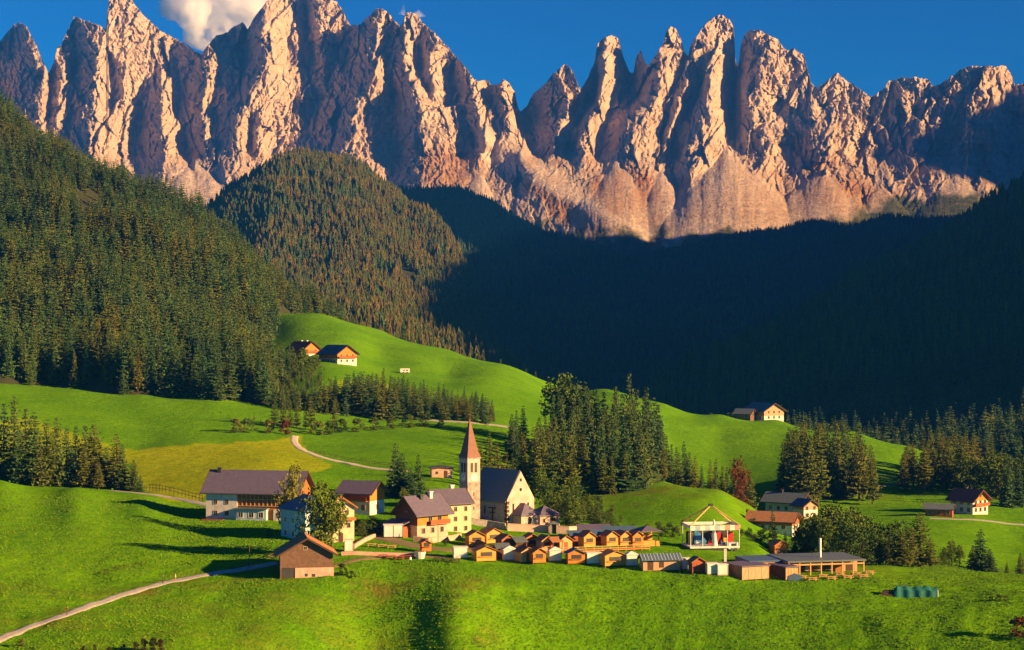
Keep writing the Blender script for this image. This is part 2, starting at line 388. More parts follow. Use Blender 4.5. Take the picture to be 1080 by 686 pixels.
dry = np.maximum(dry, np.exp(-((_pxg - 700) / 80)**2 - ((_Yg - 600) / 45)**2))
dry = np.maximum(dry, 0.45 * (_Yg < 400) * (_pxg < 460))
dry = np.maximum(dry, 0.8 * np.exp(-((_pxg - 900) / 60)**2 - ((_Yg - 760) / 60)**2))
dry = np.maximum(dry, 0.7 * np.exp(-((_pxg - 915) / 40)**2 - ((_Yg - 432) / 12)**2))
for nm, arr in (('mown', mown), ('dry', dry)):
    a = mo.data.attributes.new(nm, 'FLOAT', 'POINT'); a.data.foreach_set('value', arr.astype(np.float32).ravel())

tag(left_hill.mesh('left_hillside', M['floor']), kind='structure')
tag(mid_hill.mesh('middle_hill', M['floor']), kind='structure')
tag(right_hill.mesh('right_hillside', M['floor']), kind='structure')
tag(back_slope.mesh('valley_slope', M['floor']), kind='structure')
# one sheet under everything out to the horizon
g = MB(); g.poly([(-60000, -2000, -400), (60000, -2000, -400), (60000, 60000, -400), (-60000, 60000, -400)], [[0, 1, 2, 3]])
tag(g.build('ground', M['floor']), kind='structure')

# ---------------------------------------------------------------- rock mountains
SKY = [(-700,60),(-600,20),(-500,70),(-400,10),(-300,50),(-220,15),(-150,60),(-90,20),(-40,66),(0,44),(10,30),(20,24),(28,28),(38,48),(45,65),(51,77),(57,65),(60,50),(64,48),(70,35),(78,18),(88,21),(100,25),(108,28),(112,30),(113,16),(115,0),(119,-4),(131,-6),(142,4),(150,15),(160,24),(168,32),(178,38),(188,42),(200,50),(212,58),(216,52),(222,45),(228,38),(240,35),(247,28),(256,24),(261,30),(270,16),(280,3),(286,-3),(300,-6),(320,-7),(340,-5),(355,2),(362,12),(366,22),(370,26),(380,26),(388,18),(396,10),(402,8),(410,14),(418,24),(423,28),(428,14),(433,12),(440,17),(450,28),(460,36),(470,48),(480,58),(490,70),(500,83),(505,86),(512,84),(520,90),(527,88),(531,83),(537,88),(543,97),(546,112),(549,118),(555,112),(562,100),(572,92),(580,82),(592,70),(598,68),(604,75),(609,88),(613,95),(618,85),(622,78),(627,65),(630,47),(636,40),(645,38),(652,40),(656,55),(663,75),(668,77),(671,60),(676,52),(680,65),(684,70),(692,58),(700,45),(703,32),(708,28),(714,32),(718,40),(722,55),(726,60),(728,48),(733,40),(742,28),(752,18),(762,16),(770,22),(774,30),(775,50),(776,66),(779,68),(781,50),(785,36),(792,32),(803,33),(812,38),(820,42),(828,52),(838,52),(848,58),(852,75),(856,88),(862,93),(868,88),(878,80),(884,77),(890,83),(900,90),(912,98),(918,102),(922,102),(930,95),(937,86),(950,82),(970,82),(980,85),(984,92),(992,88),(1005,80),(1015,73),(1025,69),(1040,70),(1060,70),(1068,80),(1070,90),(1080,88),(1120,80),(1160,95),(1200,60),(1280,40),(1340,80),(1400,50),(1500,90),(1600,60)]
# crests (near, negative) and gullies (far, positive) of the face, offsets in metres
RIB = [
 (-150,[(-40,66),(-45,140),(-50,250)]),(120,[(-90,20),(-92,120),(-95,250)]),
 (130,[(2,42),(-2,90),(-8,180)]),(-130,[(49,78),(46,110),(40,160)]),
 (20,[(52,80),(52,130)]),(-90,[(68,66),(63,95),(58,130),(54,160)]),(0,[(77,80),(73,120),(68,160)]),
 (-190,[(114,0),(108,30),(106,60),(100,95),(94,130),(88,170),(84,205)]),
 (30,[(117,68),(121,95)]),(-70,[(130,52),(128,80),(131,98)]),
 (110,[(167,74),(157,98),(149,120),(147,150),(150,190),(152,212)]),(-80,[(169,82),(172,105),(172,140),(169,180),(166,200)]),
 (150,[(182,52),(183,90),(188,112),(195,138),(199,165),(205,185)]),(-40,[(225,40),(221,62),(217,95),(215,130),(218,155)]),
 (70,[(243,55),(232,82),(226,105),(228,130)]),
 (-170,[(284,3),(277,30),(276,55),(282,74),(275,90),(263,100),(256,120),(250,140),(242,165),(238,185)]),
 (60,[(262,62),(252,92)]),(20,[(266,130),(266,155)]),(-90,[(273,122),(270,150)]),
 (90,[(302,-2),(312,18),(316,45),(302,62),(322,104),(313,130),(292,152),(284,172)]),
 (160,[(323,5),(326,60),(325,100),(327,140)]),(0,[(332,-2),(336,22),(340,42)]),(80,[(362,12),(352,30),(345,48)]),
 (70,[(372,40),(372,80),(360,100)]),(-60,[(376,106),(370,130),(370,152),(374,168)]),(20,[(384,124),(394,142),(400,166),(404,190)]),
 (-150,[(402,9),(396,40),(394,62),(398,82)]),(-30,[(412,92),(408,60),(410,40)]),(60,[(414,98),(420,130),(418,170)]),
 (-210,[(424,28),(424,52),(434,82),(444,105),(449,130),(454,160),(449,185),(442,210)]),
 (-20,[(443,55),(446,85),(451,96)]),(-130,[(448,50),(457,92),(464,125)]),
 (20,[(476,70),(480,95),(489,122),(499,142)]),(-140,[(487,68),(498,95),(507,120),(513,148)]),
 (30,[(512,84),(516,100),(522,116)]),(-110,[(529,88),(533,108),(539,132)]),
 (190,[(549,118),(553,138),(566,150)]),
 (-120,[(549,165),(575,190),(610,225),(640,255)]),(20,[(520,160),(538,175),(548,205)]),
 (-100,[(613,92),(604,110),(592,132),(586,150)]),
 (70,[(633,80),(626,108),(612,124),(600,155)]),(-150,[(640,42),(639,65),(634,86),(630,108),(616,130),(611,150)]),
 (40,[(652,45),(653,78),(646,100),(641,122),(634,150)]),
 (120,[(668,80),(674,100),(665,112)]),
 (-170,[(703,36),(698,68),(699,92),(682,108),(662,124),(652,148),(648,168)]),
 (20,[(721,84),(711,102),(702,132),(695,150)]),(-120,[(724,88),(716,106),(709,130),(700,158)]),
 (50,[(738,96),(724,110),(712,140),(706,172),(712,205)]),(-150,[(748,106),(741,125),(730,148),(722,168)]),
 (-120,[(752,20),(757,45),(752,75),(746,98)]),(-20,[(762,112),(764,140)]),
 (210,[(777,68),(773,95),(771,145)]),
 (-120,[(793,34),(800,55),(803,78),(787,94),(786,112)]),(60,[(848,60),(853,88),(846,104),(838,114)]),
 (-60,[(806,114),(808,140),(813,162)]),(70,[(822,114),(834,145),(850,168),(842,190)]),
 (-140,[(766,160),(745,195),(720,235),(705,255)]),(-170,[(768,160),(775,200),(785,240)]),(0,[(860,200),(845,180)]),
 (-110,[(866,182),(872,205),(878,232)]),(40,[(850,215),(840,235)]),
 (-10,[(884,78),(866,92),(862,104)]),(80,[(918,102),(912,120),(905,160)]),
 (-60,[(858,112),(856,140)]),
 (-30,[(985,92),(990,120),(998,150)]),(-130,[(1048,72),(1046,100),(1050,130)]),(30,[(1069,88),(1066,115),(1060,135)]),
 (60,[(930,95),(935,130),(930,170)]),
 (-100,[(205,176),(185,190),(168,200)]),(-60,[(225,185),(238,205)]),
 (-100,[(1140,90),(1140,200)]),(100,[(1220,60),(1220,200)]),(-120,[(1330,80),(1330,200)]),
]
def build_mountains():
    pts = []
    for d, pl in RIB:
        for (x0, y0), (x1, y1) in zip(pl[:-1], pl[1:]):
            L = math.hypot(x1 - x0, y1 - y0); k = max(1, int(L / 7))
            for q in range(k): t = q / k; pts.append((x0 + (x1-x0)*t, y0 + (y1-y0)*t, d))
        pts.append((*pl[-1], d))
    for x in range(-300, 1500, 60): pts.append((x, 290, 0))
    c = np.array(pts, float); n = len(c)
    S = np.array([1.0, 0.45])     # relief changes faster sideways than downwards
    A = np.zeros((n+1, n+1)); D = np.sqrt((((c[:, None, :2]-c[None, :, :2])*S)**2).sum(-1))
    A[:n, :n] = D - np.eye(n)*0.6; A[:n, n] = 1; A[n, :n] = 1
    w = np.linalg.solve(A, np.r_[c[:, 2], 0])
    NX, NV = 2300, 420
    px = np.linspace(-300, 1400, NX); sk = np.interp(px, [s[0] for s in SKY], [s[1] for s in SKY])
    sk = sk + 1.4*noise(px/6, 3.3, 1.1) + 1.2*noise(px/2.1, 9.3, 1.1)
    v = np.linspace(0, 1, NV)[:, None]
    py = sk[None, :] + v*(292 - sk[None, :]); X2 = np.broadcast_to(px[None, :], py.shape)
    # coarse evaluation of relief
    gx = np.arange(-302, 1404, 2.0); gy = np.arange(-12, 296, 3.0)
    GX, GY = np.meshgrid(gx, gy); rel = np.full(GX.shape, w[n])
    for k in range(n): rel += w[k]*np.sqrt((GX-c[k, 0])**2 + ((GY-c[k, 1])*0.45)**2)
    a = np.clip((X2-gx[0])/2, 0, len(gx)-1.01); b = np.clip((py-gy[0])/3, 0, len(gy)-1.01)
    i = a.astype(int); j = b.astype(int); a = a-i; b = b-j
    r = (rel[j, i]*(1-a)+rel[j, i+1]*a)*(1-b)+(rel[j+1, i]*(1-a)+rel[j+1, i+1]*a)*b
    base = np.interp(py, [-10, 60, 120, 165, 200, 250, 292], [7500, 7220, 6950, 6680, 6250, 5650, 5350])
    wx = X2 + 5*noise(X2/28, py/40, 5.5)
    calm = np.clip((py-150)/70, 0, 1)         # scree lower down is smoother
    scree = np.clip(np.exp(-((X2-770)/85)**2)*calm + np.exp(-((X2-590)/70)**2-((py-215)/40)**2)*calm, 0, 1)
    amp = (1-0.5*calm)*(1-0.65*scree)
    # fractured rock: tilted angular facets at four sizes
    def facets(x, y, sx, sy, off, tilt, seed):
        g = np.random.default_rng(seed); T = g.random((256, 256, 5))
        u = x/sx; w_ = y/sy; iu = np.floor(u).astype(int); iw = np.floor(w_).astype(int)
        best = np.full(u.shape, 1e9); out = np.zeros(u.shape)
        for a_ in (-1, 0, 1):
            for b_ in (-1, 0, 1):
                t_ = T[(iu+a_) & 255, (iw+b_) & 255]; cx = iu+a_+t_[..., 0]; cy = iw+b_+t_[..., 1]
                d = (u-cx)**2+(w_-cy)**2; q = d < best; best = np.where(q, d, best)
                val = off*(t_[..., 2]-.5)*2 + tilt*((t_[..., 3]-.5)*2*(u-cx) + (t_[..., 4]-.35)*(w_-cy))
                out = np.where(q, val, out)
        return out
    wx = X2 + 4*noise(X2/20, py/26, 5.5) + 1.5*noise(X2/6, py/8, 3.5); wy = py + 3*noise(X2/14, py/20, 9.5)
    sh = wx + wy*.28
    rn = facets(sh, wy, 24, 58, 24, 84, 1) + facets(wx-wy*.25, wy, 11, 27, 13, 42, 2) + facets(wx+wy*.4, wy, 4.8, 11, 9, 24, 3) + facets(wx-wy*.3, wy, 2.4, 4.5, 5, 12, 4)
    rn = rn + 26*fbm(wx/40, py/60, 2.2, 3)
    # scree fans: cones of loose rock below the gullies
    fan = np.zeros(X2.shape); fo = np.zeros(X2.shape)
    for ax, ay, kw, C in ((768, 154, 1.12, 5.4), (866, 178, 1.25, 4.6), (700, 172, .6, 3.2), (650, 162, .75, 3.6), (505, 176, .5, 2.6), (930, 195, 1.0, 2.2), (1010, 180, 1.0, 2.4), (205, 168, 1.25, 5.0), (400, 182, .7, 3.5), (330, 160, 1.2, 3.5)):
        h_ = np.maximum(py-ay+4*noise(X2/12, 1, ax), 0.0); ang = np.abs(X2-ax+2*noise(py/9, 2, ax))/(kw*h_+1e-3)
        val = -C*.8*h_*(1-ang**2) ; q = (val < fo) & (h_ > 0); fo = np.where(q, val, fo); fan = np.maximum(fan, np.clip((1-ang)*4, 0, 1)*np.clip(h_/8, 0, 1))
    # the long ramp of scree falling from left to right
    dl = (py-(152+(X2-520)*.66))*.83; inr = (X2 > 505)*(X2 < 705)
    ramp = np.exp(-(dl/15)**2)*inr
    amp = (1-0.45*calm)*(1-0.93*np.maximum(fan, ramp*.8))
    Y = base + r*.98*(1-0.5*calm)*(1-.5*fan) + fo + rn*amp - 60*ramp + (3.5*noise(X2/3, py/14, 3)+2.5*noise(X2/1.6, py/5, 6))*fan
    ledge = np.clip(1-np.abs(((py+5*noise(X2/50, 1, 2)+X2*.05) % 34)-17)/1.6, 0, 1)
    Y = Y + 7*ledge*amp
    Xw = (X2-540)/FPX*Y; Zw = (343-py)/FPX*Y
    # back side of the crest: falls away behind
    rows = [(Xw, Y, Zw)]
    bx, by, bz = [], [], []
    for k in range(1, 7):
        t = k/6; yb = Y[0]+1400*t**1.2+60*t
        bx.append(Xw[0]*yb/Y[0]); by.append(yb); bz.append(Zw[0]*(1-t)**1.3 + 60*t - 40*np.abs(noise(px/9, k*1.7, 0.4))*t)
    XA = np.vstack([np.array(bx[::-1]), Xw]); YA = np.vstack([np.array(by[::-1]), Y]); ZA = np.vstack([np.array(bz[::-1]), Zw])
    nY, nx = XA.shape; idx = np.arange(nY*nx).reshape(nY, nx)
    f = np.stack([idx[1:, :-1], idx[1:, 1:], idx[:-1, 1:], idx[:-1, :-1]], -1).reshape(-1, 4)
    me = np_mesh('rock_mountains', np.stack([XA, YA, ZA], -1).reshape(-1, 3), f, False)
    # local colour zones that belong to the ground itself: russet alpine grass, green scrub near the foot
    PX = 540 + FPX*XA/YA; PY = 343 - FPX*ZA/YA
    PY[:len(bx)] = 0
    wob = 14*fbm(PX/25, PY/25, 2, 4)
    scrub = np.clip((PY+wob-np.interp(PX, [400, 520, 640, 700, 800, 880, 960, 1080], [215, 225, 243, 243, 238, 228, 205, 200]))/10, 0, 1)
    rus = np.clip(np.exp(-((PX-590)/42)**2-((PY-215-(PX-590)*0.75)/16)**2)*1.6+wob/30, 0, 1)*(PY > 165)
    rus = np.maximum(rus, np.clip(np.exp(-((PX-655)/40)**2-((PY-205)/28)**2)*1.4+wob/25, 0, 1)*(PY > 150))
    rus = np.maximum(rus, np.clip(np.exp(-((PX-470)/40)**2-((PY-178)/22)**2)*1.3+wob/25, 0, 1)*(PY > 150)*0.7)
    rus = np.maximum(rus, np.clip(np.exp(-((PX-800)/60)**2-((PY-215)/30)**2)*1.2+wob/25, 0, 1)*(PY > 150)*0.5)
    rus = np.maximum(rus, np.clip(np.exp(-((PX-885)/45)**2-((PY-205)/28)**2)*1.2+wob/20, 0, 1)*(PY > 150)*0.8)
    pale = np.clip(np.exp(-((PY-165-(PX-520)*0.52-6*noise(PX/20, 1, 1))/9)**2)*1.2, 0, 1)*(PX > 500)*(PX < 700)
    pale = np.maximum(pale, np.exp(-((PX-205)/38)**2-((PY-195)/22)**2))
    pale = np.maximum(pale, scree_like(PX, PY))
    fz = np.zeros_like(PX); fz[len(bx):] = np.maximum(fan, ramp)
    pale = np.maximum(pale, np.clip(fz*(.55+.5*noise(PX/7, PY/30, 4)), 0, 1))
    for nm, arr in (('scrub', scrub), ('russet', rus*(1-pale*0.8)), ('pale', pale)):
        a = me.attributes.new(nm, 'FLOAT', 'POINT'); a.data.foreach_set('value', arr.astype(np.float32).ravel())
    return me
def scree_like(PX, PY):
    ang = (PX-768)/np.maximum(PY-150, 4)
    s = np.clip((noise(ang*7, 0.2, 0.7)+noise(ang*19, 3.2, 0.7)*0.6)*1.6+0.1, 0, 1)
    return s*np.clip((PY-172)/20, 0, 1)*np.exp(-((PX-768)/80)**2)

def rock_mat():
    m = bpy.data.materials.new('limestone'); m.use_nodes = True
    n = m.node_tree.nodes; l = m.node_tree.links; b = n['Principled BSDF']
    b.inputs['Roughness'].default_value = 0.95; b.inputs['Specular IOR Level'].default_value = 0.1
    tc = n.new('ShaderNodeTexCoord')
    def nz(s, d=6, st=(1, 1, 1), rg=0.6):
        mp = n.new('ShaderNodeMapping'); mp.inputs['Scale'].default_value = st; l.new(tc.outputs['Object'], mp.inputs[0])
        t = n.new('ShaderNodeTexNoise'); t.inputs['Scale'].default_value = s; t.inputs['Detail'].default_value = d; t.inputs['Roughness'].default_value = rg
        l.new(mp.outputs[0], t.inputs['Vector']); return t.outputs[0]
    def ramp(src, cs):
        r = n.new('ShaderNodeValToRGB'); e = r.color_ramp.elements
        while len(e) < len(cs): e.new(0.5)
        for k, (p, c) in enumerate(cs): e[k].position = p; e[k].color = (*c, 1)
        l.new(src, r.inputs[0]); return r.outputs[0]
    def mix(f, a, c, mode='MIX'):
        x = n.new('ShaderNodeMix'); x.data_type = 'RGBA'; x.blend_type = mode
        if isinstance(f, float): x.inputs[0].default_value = f
        else: l.new(f, x.inputs[0])
        l.new(a, x.inputs[6]); l.new(c, x.inputs[7]); return x.outputs[2]
    c1 = ramp(nz(0.006), [(0.3, (0.40, 0.27, 0.20)), (0.5, (0.51, 0.39, 0.31)), (0.7, (0.44, 0.36, 0.32))])
    c2 = ramp(nz(0.03, 8, (1, 1, 0.22)), [(0.3, (0.35, 0.26, 0.20)), (0.55, (0.52, 0.41, 0.33)), (0.75, (0.62, 0.53, 0.44))])
    c = mix(0.6, c1, c2)
    c3 = ramp(nz(0.012, 7, (0.3, 0.3, 3.5)), [(0.35, (0.80, 0.78, 0.79)), (0.6, (1, 1, 1))])
    c = mix(0.7, c, c3, 'MULTIPLY')
    def at(nm):
        a = n.new('ShaderNodeAttribute'); a.attribute_name = nm; return a.outputs['Fac']
    pl = ramp(nz(0.05), [(0.3, (0.46, 0.36, 0.30)), (0.7, (0.64, 0.53, 0.45))])
    c = mix(at('pale'), c, pl)
    ru = ramp(nz(0.03, 8), [(0.35, (0.25, 0.10, 0.025)), (0.6, (0.34, 0.17, 0.05)), (0.75, (0.36, 0.27, 0.18))])
    c = mix(at('russet'), c, ru)
    gr = ramp(nz(0.03, 8), [(0.35, (0.03, 0.055, 0.012)), (0.62, (0.10, 0.10, 0.03)), (0.7, (0.3, 0.2, 0.12))])
    c = mix(at('scrub'), c, gr)
    l.new(c, b.inputs['Base Color'])
    bp = n.new('ShaderNodeBump'); bp.inputs['Strength'].default_value = 0.8; bp.inputs['Distance'].default_value = 30
    l.new(nz(0.02, 8, (1, 1, 0.4), 0.68), bp.inputs['Height']); l.new(bp.outputs[0], b.inputs['Normal'])
    return m
M['rock'] = rock_mat()
tag(link('rock_mountains', build_mountains(), M['rock']), kind='structure')

# unseen mountain added right of the picture, shaped to shadow valley and rock foot
def shadow_caster_mountain():
    nx, ny = 120, 130
    u = np.linspace(0, 1, nx)[None, :]; t = np.linspace(0, 1, ny)[:, None]
    Y = 2250 + 6050*t + 0*u; X = 2450 + 3200*u + (Y-3000)*0.15
    Hc = np.interp(Y, [2250, 2500, 2900, 3200, 3500, 3800, 4400, 4850, 5500, 6200, 7500, 8300], [1500, 2000, 2600, 2800, 2300, 1350, 1050, 1000, 1600, 1720, 1850, 1800])
    Z = -150 + (Hc+150)*np.interp(u, [0, .12, .3, .45, .6, 1], [0, .25, .72, 1, .8, .1]) + 90*fbm(X/600, Y/600, 3.1, 5, True)*np.clip(u*5, 0, 1) - 60
    i = np.arange(nx*ny).reshape(ny, nx)
    f = np.stack([i[:-1, :-1], i[:-1, 1:], i[1:, 1:], i[1:, :-1]], -1).reshape(-1, 4)
    return np_mesh('shadow_caster_mountain', np.stack([X, Y, Z], -1).reshape(-1, 3), f, True)
tag(link('shadow_caster_mountain', shadow_caster_mountain(), M['rock']), kind='structure')

# ---------------------------------------------------------------- trees
def conifer_geo(seed, tiers=26, nb=9, rad=0.17, sub=5, shape=0.85, tri=1.0, droop=0.35, z0=0.05):
    """crown of a conifer of height 1: whorls of drooping fronds made of small needle faces"""
    r = np.random.default_rng(seed); V = []; Fc = []
    def add(*p):
        i = len(V); V.extend(p); Fc.append(list(range(i, i + len(p))))
    for t in range(tiers):
        z = z0 + (0.985 - z0) * ((t + r.uniform(-.3, .3)) / tiers)
        z = min(max(z, z0), 0.985)
        br = rad * (1 - z)**shape * r.uniform(0.72, 1.18) + 0.003
        n = max(4, int(nb * (0.45 + 0.55 * (1 - z)) + r.integers(-1, 2)))
        a0 = r.uniform(0, 6.28)
        for k in range(n):
            a = a0 + 2 * pi * k / n + r.uniform(-.35, .35); L = br * r.uniform(0.6, 1.2)
            d = np.array([cos(a), sin(a), 0]); s = np.array([-sin(a), cos(a), 0])
            rise = r.uniform(-droop, 0.05); w = (L * 0.34 + 0.003) * tri
            p0 = np.array([0, 0, z]); p1 = p0 + d * L * .55 + np.array([0, 0, rise * L * .3]); p2 = p0 + d * L + np.array([0, 0, rise * L])
            add(p0, p1 - s * w + np.array([0, 0, -w*.5]), p2, p1 + s * w + np.array([0, 0, -w*.5]))
            for q in range(sub):
                u = r.uniform(.25, 1.0); c = p0 + (p2 - p0) * u + r.normal(0, .008, 3); e = (0.010 + 0.018 * r.random()) * tri * (1.15 - .75 * z)
                a1 = s * r.uniform(-1, 1) + d * r.uniform(-.3, 1); a1 /= np.linalg.norm(a1) + 1e-6
                add(c, c + a1 * e * 1.5 + np.array([0, 0, e*.2]), c + a1 * e * 0.5 + np.array([0, 0, -e * r.uniform(1.0, 2.2)]))
    return V, Fc
def conifer_low(seed, tiers=7, nb=7, rad=0.17, shape=0.85):
    r = np.random.default_rng(seed); V = []; Fc = []
    for t in range(tiers):
        z = 0.02 + 0.9 * t / tiers; br = rad * (1 - z)**shape * r.uniform(.8, 1.2); top = min(1.0, z + 1.9 / tiers); a0 = r.uniform(0, 6)
        i = len(V); V.append((r.normal(0, .006), r.normal(0, .006), top if t < tiers - 1 else 1.0))
        m = nb * 2
        for k in range(m):
            a = a0 + 2 * pi * k / m; q = br * (r.uniform(.85, 1.25) if k % 2 else r.uniform(.4, .65))
            V.append((cos(a) * q, sin(a) * q, z - (0.03 if k % 2 else -0.03) + r.normal(0, .01)))
        for k in range(m): Fc.append([i, i + 1 + k, i + 1 + (k + 1) % m])
    return V, Fc
def trunk_geo(h=1.0, r0=0.012, top=0.9, n=6):
    V = []; Fc = []
    for z, r in ((-0.08, r0 * 1.3), (0.1, r0), (0.5, r0 * .6), (top, 0.001)):
        for k in range(n): V.append((cos(2*pi*k/n)*r, sin(2*pi*k/n)*r, z))
    for q in range(3):
        for k in range(n): Fc.append([q*n+k, q*n+(k+1) % n, (q+1)*n+(k+1) % n, (q+1)*n+k])
    return V, Fc
def leafy_geo(seed, n=2600, lobes=9, w=0.36, z0=0.04, leaf=0.017, flat=1.0):
    """broad crown of height 1: leaves gathered in clumps on uneven lobes"""
    r = np.random.default_rng(seed); V = []; Fc = []
    L = []
    for k in range(lobes):
        a = r.uniform(0, 6.28); q = w * r.uniform(.15, .68); z = r.uniform(z0 + .12, .82)
        q *= 1.2 - abs(z - .42)
        L.append((cos(a) * q, sin(a) * q, z, r.uniform(.12, .21)))
    L.append((0, 0, .86, .13)); L.append((0, 0, .6, .24))
    cl = []
    for k in range(int(n / 14)):
        x, y, z, q = L[r.integers(len(L))]; d = r.normal(size=3); d /= np.linalg.norm(d)
        cl.append(np.array([x, y, z]) + d * q * r.uniform(.55, 1.08) * np.array([1, 1, flat]))
    for c in cl:
        for k in range(14):
            p = c + r.normal(0, .026, 3); a = r.normal(size=3); a /= np.linalg.norm(a); b = np.cross(a, r.normal(size=3)); b /= np.linalg.norm(b)
            e = leaf * r.uniform(.7, 1.4); i = len(V)
            V += [p - a*e, p + b*e*.8, p + a*e, p - b*e*.8]; Fc.append([i, i+1, i+2, i+3])
    return V, Fc, L
def leafy_trunk(L, r0=0.022, z0=0.2):
    m = MB(); m.tube((0, 0, -.06), (0, 0, z0 + .1), r0 * 1.2, r0 * .8, 7)
    for x, y, z, q in L[:7]: m.tube((0, 0, z0), (x * .8, y * .8, z), r0 * .6, r0 * .15, 5)
    return m.v, m.f

M['bark'] = mat('bark', (0.10, 0.07, 0.05), 0.95, (0.05, 0.035, 0.025), 6, 0.5)
M['spruce'] = foliage_mat('spruce_needles', [(0.030, 0.075, 0.028), (0.045, 0.100, 0.025), (0.072, 0.115, 0.022), (0.032, 0.085, 0.034), (0.100, 0.118, 0.018)])
M['larch'] = foliage_mat('larch_needles', [(0.06, 0.095, 0.012), (0.10, 0.115, 0.012), (0.075, 0.11, 0.014), (0.12, 0.11, 0.014)])
M['larchfar'] = foliage_mat('autumn_larch_needles', [(0.045, 0.07, 0.014), (0.09, 0.085, 0.014), (0.14, 0.10, 0.018), (0.06, 0.08, 0.014), (0.12, 0.11, 0.02)])
M['leaf'] = foliage_mat('broad_leaves', [(0.055, 0.11, 0.012), (0.09, 0.14, 0.012), (0.07, 0.10, 0.014), (0.04, 0.085, 0.014)])
M['leaflight'] = foliage_mat('yellow_green_leaves', [(0.12, 0.15, 0.015), (0.16, 0.16, 0.02), (0.10, 0.14, 0.02)])
M['leafred'] = foliage_mat('red_leaves', [(0.14, 0.035, 0.012), (0.10, 0.045, 0.012)])
M['darkplant'] = foliage_mat('dark_plant', [(0.03, 0.035, 0.012), (0.05, 0.035, 0.018)])

def gm(name, vf, m, smooth=False):
    me = np_mesh(name, vf[0], vf[1], smooth); me.materials.append(m); return me
TRUNK = gm('trunk', trunk_geo(), M['bark'])
SPR = [gm('spruce_crown', conifer_geo(20 + k, tiers=26 + 2*k, rad=(.15, .185, .165, .20)[k], shape=(.95, .85, 1.05, .9)[k]), M['spruce']) for k in range(4)]
LAR = [gm('larch_crown', conifer_geo(40 + k, tiers=22, nb=8, rad=(.14, .17, .15)[k], shape=.62, droop=.15, sub=6, z0=.12), M['larch']) for k in range(3)]
LEAF = []
for k in range(4):
    V_, F_, L_ = leafy_geo(60 + k, n=(3400, 3000, 2600, 3000)[k], w=(.40, .34, .30, .46)[k], lobes=(11, 9, 8, 12)[k])
    LEAF.append(((V_, F_), leafy_trunk(L_)))
def leafset(m): return [(gm('crown', a, m), gm('trunk', b, M['bark'])) for a, b in LEAF]
LSET = {'leaf': leafset(M['leaf']), 'leaflight': leafset(M['leaflight']), 'leafred': leafset(M['leafred'])}
BV, BF, BL = leafy_geo(91, n=1900, lobes=8, w=.5, z0=-.05, leaf=.03, flat=.9)
BUSH = {k: gm('bush', (BV, BF), m) for k, m in (('leaf', M['leaf']), ('leaflight', M['leaflight']), ('dark', M['darkplant']), ('leafred', M['leafred']))}

def tree(kind, px, pytop, Y, label, group=None, wide=1.0, sheet=meadow, hmin=2.0, hmax=40.0):
    X = (px - 540) / FPX * Y
    z = float(sheet.h(X, Y)); h = (343 - pytop) / FPX * Y - z
    h = min(max(h, hmin), hmax)
    nm, cat = {'spruce': ('spruce_tree', 'spruce'), 'larch': ('larch_tree', 'larch'), 'leaf': ('broadleaf_tree', 'tree'), 'leaflight': ('broadleaf_tree', 'tree'),
               'leafred': ('broadleaf_tree', 'tree')}[kind]
    e = empty(nm, (X, Y, z), random.uniform(0, 6.28)); tag(e, label, cat, group)
    if kind in LSET: cr, tr = random.choice(LSET[kind]); n2 = 'crown'
    else: cr = random.choice(SPR if kind == 'spruce' else LAR); tr = TRUNK
    w = h * wide * random.uniform(.72, 1.05) * (0.62 + 8/ max(h, 8) * .38 if kind in ('spruce', 'larch') else 1) * (1.42 if kind in ('spruce', 'larch') else 1)
    for n_, me in (('crown', cr), ('trunk', tr)):
        o = bpy.data.objects.new(n_, me); col.objects.link(o); o.parent = e; o.scale = (w, w, h)
    return e

NTH = ['leftmost', 'second from left', 'third from left', 'fourth from left', 'fifth from left', 'sixth from left', 'seventh from left', 'eighth from left', 'ninth from left', 'tenth from left',
       'eleventh from left', 'twelfth from left', 'thirteenth from left', 'fourteenth from left', 'fifteenth from left', 'sixteenth from left', 'seventeenth from left', 'eighteenth from left']
def row(kind, items, what, group, wide=1.0, **kw):
    """items: (px, top py, Y) sorted from the left"""
    items = sorted(items); n = len(items)
    for k, (px, py, Y) in enumerate(items):
        if n == 1: lab = what
        elif k == n - 1 and n <= 40: lab = 'rightmost ' + what
        elif k < len(NTH) and n <= 40: lab = what + ', ' + NTH[k]
        elif n - 1 - k < len(NTH) and n <= 40: lab = what + ', ' + NTH[n-1-k].replace('left', 'right')
        else: lab = what
        tree(kind, px, py, Y, lab, group, wide, **kw)
def scatter(px0, px1, Y0, Y1, n, env, jit=14, mind=4.0, seed=0, bias=0.0):
    """n tree places; top line follows env [(px,py)] for the rear ones, front ones reach lower"""
    r = random.Random(seed); out = []; tries = 0
    while len(out) < n and tries < 6000:
        tries += 1
        px = r.uniform(px0, px1); Y = r.uniform(Y0, Y1); X = (px - 540) / FPX * Y
        if any((X - (a - 540) / FPX * c)**2 + (Y - c)**2 < mind**2 for a, b, c in out): continue
        t = np.interp(px, [e[0] for e in env], [e[1] for e in env])
        py = t + (1 - (Y - Y0) / (Y1 - Y0 + 1e-6)) * bias + abs(r.gauss(0, jit * .6))
        out.append((px, py, Y))
    return out

# -- clump at the left edge
row('spruce', [(-14,424,548),(4,421,552),(15,415,546),(27,427,556),(36,432,548),(49,440,555),(60,439,547),(70,450,556),(80,448,549),(90,446,556),(99,445,548),(112,470,552),(123,456,546),(129,468,540),(141,484,538),(20,450,538),(42,458,536),(75,468,537),(148,500,533)],
    'dark spruce in the clump above the left meadow', 'spruces in the left clump', 1.6)
row('larch', [(104,486,534),(55,452,538),(88,470,535)], 'yellowish larch in the dark clump above the left meadow', 'larches in the left clump', 1.4)
